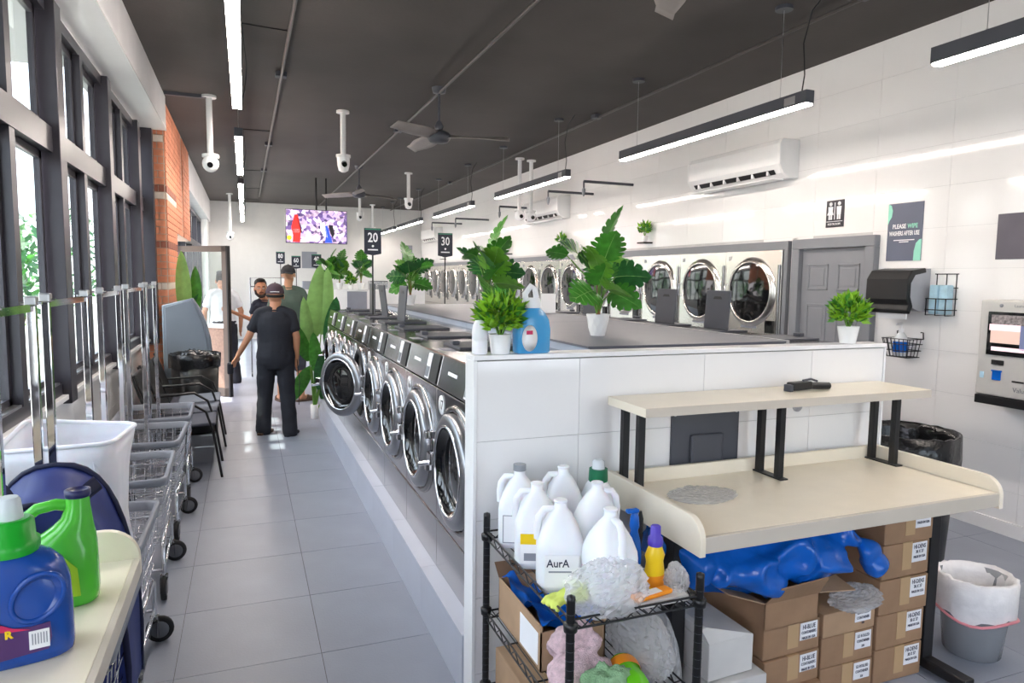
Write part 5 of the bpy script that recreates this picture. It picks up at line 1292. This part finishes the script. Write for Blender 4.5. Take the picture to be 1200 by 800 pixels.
# ---------------------------------------------------------------- people
M('skin_brown', (184,132,102), .55, var=.05, sub=.1); M('skin_tan', (206,160,128), .55, var=.05, sub=.1)
M('cloth_black', (34,36,44), .85, var=.08, scale=9); M('cloth_navy', (36,40,54), .85, var=.08, scale=9); M('cloth_green', (84,100,92), .85, var=.08, scale=9); M('cloth_white', (226,228,232), .8, var=.05, scale=8)
M('shorts_grey', (66,70,82), .85, var=.08); M('cap_maroon', (72,54,64), .8, var=.06); M('cap_black', (40,42,48), .8, var=.06); M('hair_black', (22,20,20), .7, var=.2, scale=60, bump=.5); M('sandal', (92,72,58), .7); M('beard', (36,28,26), .8, var=.1)
fold_tex = bpy.data.textures.new('cloth_folds', 'CLOUDS'); fold_tex.noise_scale = .11
def merged(b, name, mat, parent, vox=.009, folds=0, smooth=3):
    o = b.build(name, mat, parent); q = o.modifiers.new('merge', 'REMESH'); q.mode = 'VOXEL'; q.voxel_size = vox; q.use_smooth_shade = True
    if smooth: q = o.modifiers.new('smooth', 'SMOOTH'); q.iterations = smooth; q.factor = .5
    if folds: q = o.modifiers.new('folds', 'DISPLACE'); q.texture = fold_tex; q.strength = folds; q.mid_level = .5
    return o
def ell(c, rx, ry, n=18, yaw=0):
    r = []
    for k in range(n):
        a = 2*PI*k/n; x, y = rx*math.cos(a), ry*math.sin(a)
        r.append((c[0]+x*math.cos(yaw)-y*math.sin(yaw), c[1]+x*math.sin(yaw)+y*math.cos(yaw), c[2]))
    return r
def torso(b, J, e=0.0, top=True, k=1.0):
    """J: pelvis, waist, chest, neck centres (local); faces +y"""
    p, w, c, n = [Vector(J[q]) for q in ('pelvis', 'waist', 'chest', 'neck')]
    R = [(p+Vector((0, 0, -.12)), .12, .09), (p+Vector((0, 0, -.06)), .165, .12), (p, .172, .125), (w, .150, .115), (c+Vector((0, 0, -.08)), .158, .12), (c, .165, .12), (c.lerp(n, .45), .168, .1), (c.lerp(n, .78), .115, .075), (n, .062, .062)]
    if not top: R = R[:-1]
    b.loft([ell(q, rx*k+e, ry*k+e) for q, rx, ry in R])
def limb(b, pts, rs, e=0.0, n=12):
    b.tube([Vector(p) for p in pts], [r+e for r in rs], n)
    for p, r in zip(pts, rs): b.ball(p, r+e, 10, 6)
def hand(b, wrist, d, side, palmn=(0, 0, 1), curl=.5):
    """palm plus five unequal bent fingers; d = pointing direction, side = thumb direction"""
    d = Vector(d).normalized(); s = Vector(side); s = (s-d*s.dot(d)).normalized(); n = d.cross(s); w = Vector(wrist)
    b.tube([w-d*.02, w+d*.035, w+d*.075], [.024, .032, .03], 10, flat=.62)
    for i, (o, L) in enumerate(((.03, .068), (.011, .078), (-.009, .072), (-.027, .056))):
        a = w+d*.078+s*o; m = a+d*L*.5+n*L*.12*curl; t2 = m+d*L*.42*(1-curl*.5)+n*L*.42*curl
        b.tube([a-d*.012, a, m, t2], [.0095, .0095, .009, .0075], 8)
    a = w+d*.02+s*.024; m = a+s*.024+d*.026; b.tube([a-s*.01, a, m, m+d*.026+n*.01*curl], [.0125, .012, .0105, .008], 8)
def head(b, c, yaw=0.0, k=1.0, pitch=0):
    """skull, jaw, nose, ears; faces +y turned by yaw"""
    T = Matrix.Translation(c) @ Matrix.Rotation(yaw, 4, 'Z') @ Matrix.Rotation(pitch, 4, 'X') @ Matrix.Scale(k, 4); old = b.T; b.T = T
    b.ball((0, -.012, .03), (.073, .092, .088), 16, 12).ball((0, .02, -.045), (.056, .066, .066), 14, 10).ball((0, .05, -.085), (.034, .036, .026), 10, 8)
    b.tube([(0, .078, .01), (0, .1, -.022), (0, .098, -.03)], [.009, .0135, .012], 8).ball((0, .083, -.056), (.024, .012, .010), 10, 6)
    for s in (-1, 1): b.ball((s*.076, -.008, -.008), (.009, .018, .03), 8, 8).ball((s*.028, .074, .022), (.02, .01, .008), 8, 6)
    b.T = old
    return T
def face(T, parent):
    for s in (-1, 1):
        e = MB(); e.T = T; e.ball((s*.027, .0835, .006), (.0125, .006, .007), 10, 6); e = e.build('eye', 'paper', parent)
        q = MB(); q.T = T; q.ball((s*.027, .089, .006), (.0055, .003, .0055), 8, 6); q.build('iris', 'hair_black', e)
        q = MB(); q.T = T; q.tube([(s*.012, .09, .026), (s*.027, .091, .031), (s*.044, .082, .025)], .0042, 6); q.build('eyebrow', 'hair_black', parent)
    q = MB(); q.T = T; q.ball((0, .093, -.055), (.022, .006, .006), 10, 6); q.build('lips', 'lip' if 'lip' in MATS else M('lip', (150, 84, 76), .5), parent)
def cap(T, parent, mat, brim=1):
    b = MB(); b.T = T
    rows = []
    for i in range(7):
        a = PI/2*i/6; q = max(math.cos(a), .03)
        rows.append([(.083*q*math.cos(2*PI*k/24), -.012+.102*q*math.sin(2*PI*k/24), .035+.088*math.sin(a)) for k in range(24)])
    b.loft([[(x*1.0, y, .022) for x, y, z in rows[0]]]+rows); o = b.build('cap', mat, parent)
    q = MB(); q.T = T
    def fn(u, v):
        a = math.radians(-62+124*u); r0 = .09; x = math.sin(a)*(.08+.004*v); y = brim*(math.cos(a)*.098+.06*v*math.cos(a*.8)) - .012
        return (x, y, .032-.014*v-.012*abs(math.sin(a)))
    q.grid(fn, 12, 4); q.build('brim', mat, o, solid=.004)
    q = MB(); q.T = T; q.tube([(-.04, -.105*brim, .04), (0, -.114*brim, .042), (.04, -.105*brim, .04)], .004, 6); q.build('emblem', 'paper', o)
    q = MB(); q.T = T; q.ball((0, -.012, .124), .007, 8, 6); q.build('button', mat, o)
def hair(T, parent, full=True):
    b = MB(); b.T = T; b.ball((0, -.03, .058), (.079, .09, .078), 18, 12)
    for s in (-1, 1): b.ball((s*.068, -.025, .02), (.012, .04, .04), 10, 8)
    b.ball((0, .04, .108), (.058, .04, .026), 12, 8)
    merged(b, 'hair', 'hair_black', parent, .008, .012, 2)
def shoe(parent, ankle, d, mat, sandal=False):
    d = Vector(d).normalized(); s = Vector((d.y, -d.x, 0)); a = Vector((ankle[0], ankle[1], 0)); b = MB()
    rows = []
    for q, w in ((-.085, .022), (-.07, .034), (-.02, .036), (.06, .044), (.12, .042), (.165, .028), (.178, .012)):
        c = a+d*q; rows.append([tuple(c+s*w), tuple(c-s*w), tuple(c-s*w*.95+Vector((0, 0, .024))), tuple(c+s*w*.95+Vector((0, 0, .024)))])
    b.loft(rows, smooth=False); sh = b.build('sole', mat, parent, bev=.004)
    st = MB().tube([tuple(a+d*.07+s*.045+Vector((0, 0, .02))), tuple(a+d*.07+s*.03+Vector((0, 0, .07))), tuple(a+d*.07-s*.03+Vector((0, 0, .07))), tuple(a+d*.07-s*.045+Vector((0, 0, .02)))], .016, 8, flat=.35)
    if not sandal: st.ball(a+d*.08+Vector((0, 0, .045)), .042, 10, 8).ball(a+d*.13+Vector((0, 0, .035)), .035, 10, 8)
    st.build('strap' if sandal else 'upper', mat, sh)
def foot(b, ankle, d):
    d = Vector(d).normalized(); a = Vector(ankle); b.tube([a, a+Vector((0, 0, -.04))-d*.02], [.036, .034], 10).tube([a+Vector((0, 0, -.035))-d*.045, a+Vector((0, 0, -.03))+d*.06, a+Vector((0, 0, -.05))+d*.14], [.03, .034, .02], 10)
def person(label, loc, rz, J, skin, shirt, trousers, hem, headyaw=0, sc=1.0, girth=1.0, neckcol=True, sleeve=.62):
    t = thing('person', label, 'person', loc, rz); t.scale = (sc, sc, sc)
    b = MB(); torso(b, J, 0, True, girth*.94)
    n = Vector(J['neck']); h = Vector(J['head']); b.tube([n-Vector((0, 0, .06)), n, h-Vector((0, 0, .07))], [.075, .058, .055], 12)
    for s in 'LR':
        limb(b, [J['sh'+s], J['el'+s], J['wr'+s]], [.04, .039, .026]); limb(b, [J['hip'+s], J['kn'+s], J['an'+s]], [.085, .055, .038])
        calf = Vector(J['kn'+s]).lerp(Vector(J['an'+s]), .3); b.ball(calf, .053, 10, 8)
        foot(b, J['an'+s], J['toe'+s]); hd = J['hand'+s]; hand(b, J['wr'+s], hd[0], hd[1], curl=hd[2])
    T = head(b, h, headyaw, 1.12)
    body = merged(b, 'body', skin, t, .0075, 0, 2)
    c = MB(); torso(c, J, .016, False, girth)
    for s in 'LR':
        a, e = Vector(J['sh'+s]), Vector(J['el'+s]); m = a.lerp(e, sleeve); limb(c, [a+Vector((0, 0, -.004)), m], [.056, .058]); k0 = Vector(J['chest']).lerp(Vector(J['neck']), .80); c.tube([k0, k0.lerp(a, .55)+Vector((0, 0, .012)), a+Vector((0, 0, .004))], [.068, .062, .055], 12); c.tube([m, m+(e-a).normalized()*.02], [.06, .06], 12)
    merged(c, 'shirt', shirt, t, .010, .016, 4)
    MB().ring((n.x, n.y, n.z-.018), .07, .008, 'z', 20, 6).build('collar', shirt, t)
    c = MB(); p = Vector(J['pelvis']); g = girth
    c.loft([ell(p+Vector((0, 0, dz)), rx*g+.014, ry*g+.014) for dz, rx, ry in ((-.15, .12, .10), (-.09, .165, .122), (-.02, .175, .13), (.05, .165, .122))])
    for s in 'LR':
        hp_, k, a = Vector(J['hip'+s]), Vector(J['kn'+s]), Vector(J['an'+s])
        if hem == 'long': limb(c, [hp_, k, k.lerp(a, .5), a+Vector((0, 0, -.045))], [.103, .083, .078, .08])
        else: limb(c, [hp_, hp_.lerp(k, .5), k+Vector((0, 0, -.02))], [.105, .1, .095])
    merged(c, 'trousers' if hem == 'long' else 'shorts', trousers, t, .010, .018, 3)
    return t, T
# man in black, back towards the camera
H = 1.0
J1 = dict(pelvis=(0, 0, .86), waist=(0, .01, 1.0), chest=(0, .01, 1.18), neck=(0, .015, 1.345), head=(.005, .04, 1.475),
          shL=(-.158, 0, 1.29), shR=(.158, 0, 1.29), elL=(-.262, .0, 1.05), elR=(.215, -.02, 1.04), wrL=(-.375, .05, .85), wrR=(.21, .03, .80),
          hipL=(-.09, 0, .80), hipR=(.09, 0, .80), knL=(-.115, .03, .44), knR=(.11, -.02, .44), anL=(-.14, .04, .085), anR=(.135, -.09, .085), toeL=(.5, 1, 0), toeR=(.45, 1, 0),
          handL=((-.45, .2, -.8), (.6, .6, 0), .6), handR=((-.05, .1, -1), (0, 1, 0), .5))
t, T = person('person in black shirt, black trousers and dark cap, seen from behind', (.285, 7.60, 0), -.08, J1, 'skin_brown', 'cloth_black', 'cloth_black', 'long', girth=1.06)
cap(T, t, 'cap_maroon', 1)
for s, a, d in (('L', (-.14, .04), (.5, 1, 0)), ('R', (.135, -.09), (.45, 1, 0))): shoe(t, a, d, 'sandal' if s == 'L' else 'cloth_black', True)
q = MB(); q.T = T; q.tube([(-.07, -.05, .005), (-.045, -.088, -.0), (0, -.1, -.002), (.045, -.088, 0), (.07, -.05, .005)], .013, 8); q.build('hair', 'hair_black', t)
MB().tube([(.215, .0, .80), (.235, .04, .55), (.225, .05, .3)], .004, 6).build('cord', 'black_plastic', t)
o = MB().box(-.03, .03, -.045, .045, -.07, .05).build('black_pouch', 'cloth_black', loc=(-.165, 7.72, .72), bev=.015); tag(o, 'small black pouch held in the left hand of the person in black', 'pouch')
# man in the green shirt
J2 = dict(pelvis=(0, 0, .98), waist=(0, .01, 1.14), chest=(0, .02, 1.34), neck=(0, .03, 1.545), head=(.01, .06, 1.70),
          shL=(-.178, .02, 1.47), shR=(.178, .02, 1.47), elL=(-.25, .02, 1.18), elR=(.26, .0, 1.18), wrL=(-.24, .10, .95), wrR=(.30, .06, .93),
          hipL=(-.095, 0, .93), hipR=(.095, 0, .93), knL=(-.11, .02, .50), knR=(.12, -.03, .50), anL=(-.13, .0, .085), anR=(.14, -.09, .085), toeL=(-.2, 1, 0), toeR=(1, .4, 0),
          handL=((.1, .4, -1), (.3, 1, 0), .5), handR=((.15, .1, -1), (-.2, 1, 0), .5))
t, T = person('person in dark green shirt, grey shorts and backwards black cap', (.54, 9.62, 0), .06, J2, 'skin_tan', 'cloth_green', 'shorts_grey', 'short', headyaw=-.35, girth=1.1)
cap(T, t, 'cap_black', -1)
for a, d in (((-.13, 0), (-.2, 1, 0)), ((.14, -.09), (1, .4, 0))): shoe(t, a, d, 'sandal')
MB().tube([(.20, -.1, 1.3), (.24, -.08, 1.05), (.27, -.02, .95)], .007, 6).build('strap', 'black_plastic', t); MB().box(.24, .36, -.05, .06, .86, .98).build('pouch', 'charcoal', t, bev=.02)
# bearded man looking back at the camera, hand on the door
J3 = dict(pelvis=(0, 0, .88), waist=(0, .01, 1.02), chest=(.03, .03, 1.18), neck=(.07, .05, 1.355), head=(.125, .08, 1.50),
          shL=(-.12, .03, 1.27), shR=(.20, .03, 1.28), elL=(-.2, .1, 1.04), elR=(.26, .07, 1.06), wrL=(-.15, .28, .98), wrR=(.51, .15, 1.18),
          hipL=(-.09, 0, .83), hipR=(.09, 0, .83), knL=(-.1, .04, .46), knR=(.1, .0, .46), anL=(-.12, .0, .085), anR=(.12, -.04, .085), toeL=(-.2, 1, 0), toeR=(.2, 1, 0),
          handL=((.4, 1, 0), (.5, 0, 1), .4), handR=((1, .2, .3), (0, .3, 1), .6))
t, T = person('person in navy shirt looking back at the camera, hand on the glass door', (.335, 10.44, 0), math.radians(176), J3, 'skin_brown', 'cloth_navy', 'shorts_grey', 'short', headyaw=.12, sleeve=.5)
hair(T, t); face(T, t)
q = MB(); q.T = T
q.ball((0, .06, -.092), (.038, .03, .028), 14, 8).tube([(-.066, .02, -.02), (-.06, .045, -.06), (-.03, .08, -.09), (0, .09, -.1), (.03, .08, -.09), (.06, .045, -.06), (.066, .02, -.02)], [.012, .017, .018, .018, .018, .017, .012], 8).tube([(-.03, .088, -.058), (-.018, .099, -.043), (0, .102, -.041), (.018, .099, -.043), (.03, .088, -.058)], .0055, 6)
merged(q, 'beard', 'beard', t, .006, 0, 1)
for a, d in (((-.12, 0), (-.2, 1, 0)), ((.12, -.04), (.2, 1, 0))): shoe(t, a, d, 'sandal')
# person in white behind the glass door
J4 = dict(J1); J4.update(elL=(-.25, .0, 1.04), wrL=(-.24, .06, .80), handL=((0, .1, -1), (0, 1, 0), .5), elR=(.25, 0, 1.04), wrR=(.25, .05, .8))
t, T = person('person in white shirt and black trousers standing behind the glass door', (-.33, 11.55, 0), .25, J4, 'skin_brown', 'cloth_white', 'cloth_black', 'long', sc=1.08)
hair(T, t)
for a, d in (((-.14, .04), (.5, 1, 0)), ((.135, -.09), (.45, 1, 0))): shoe(t, a, d, 'cloth_black')
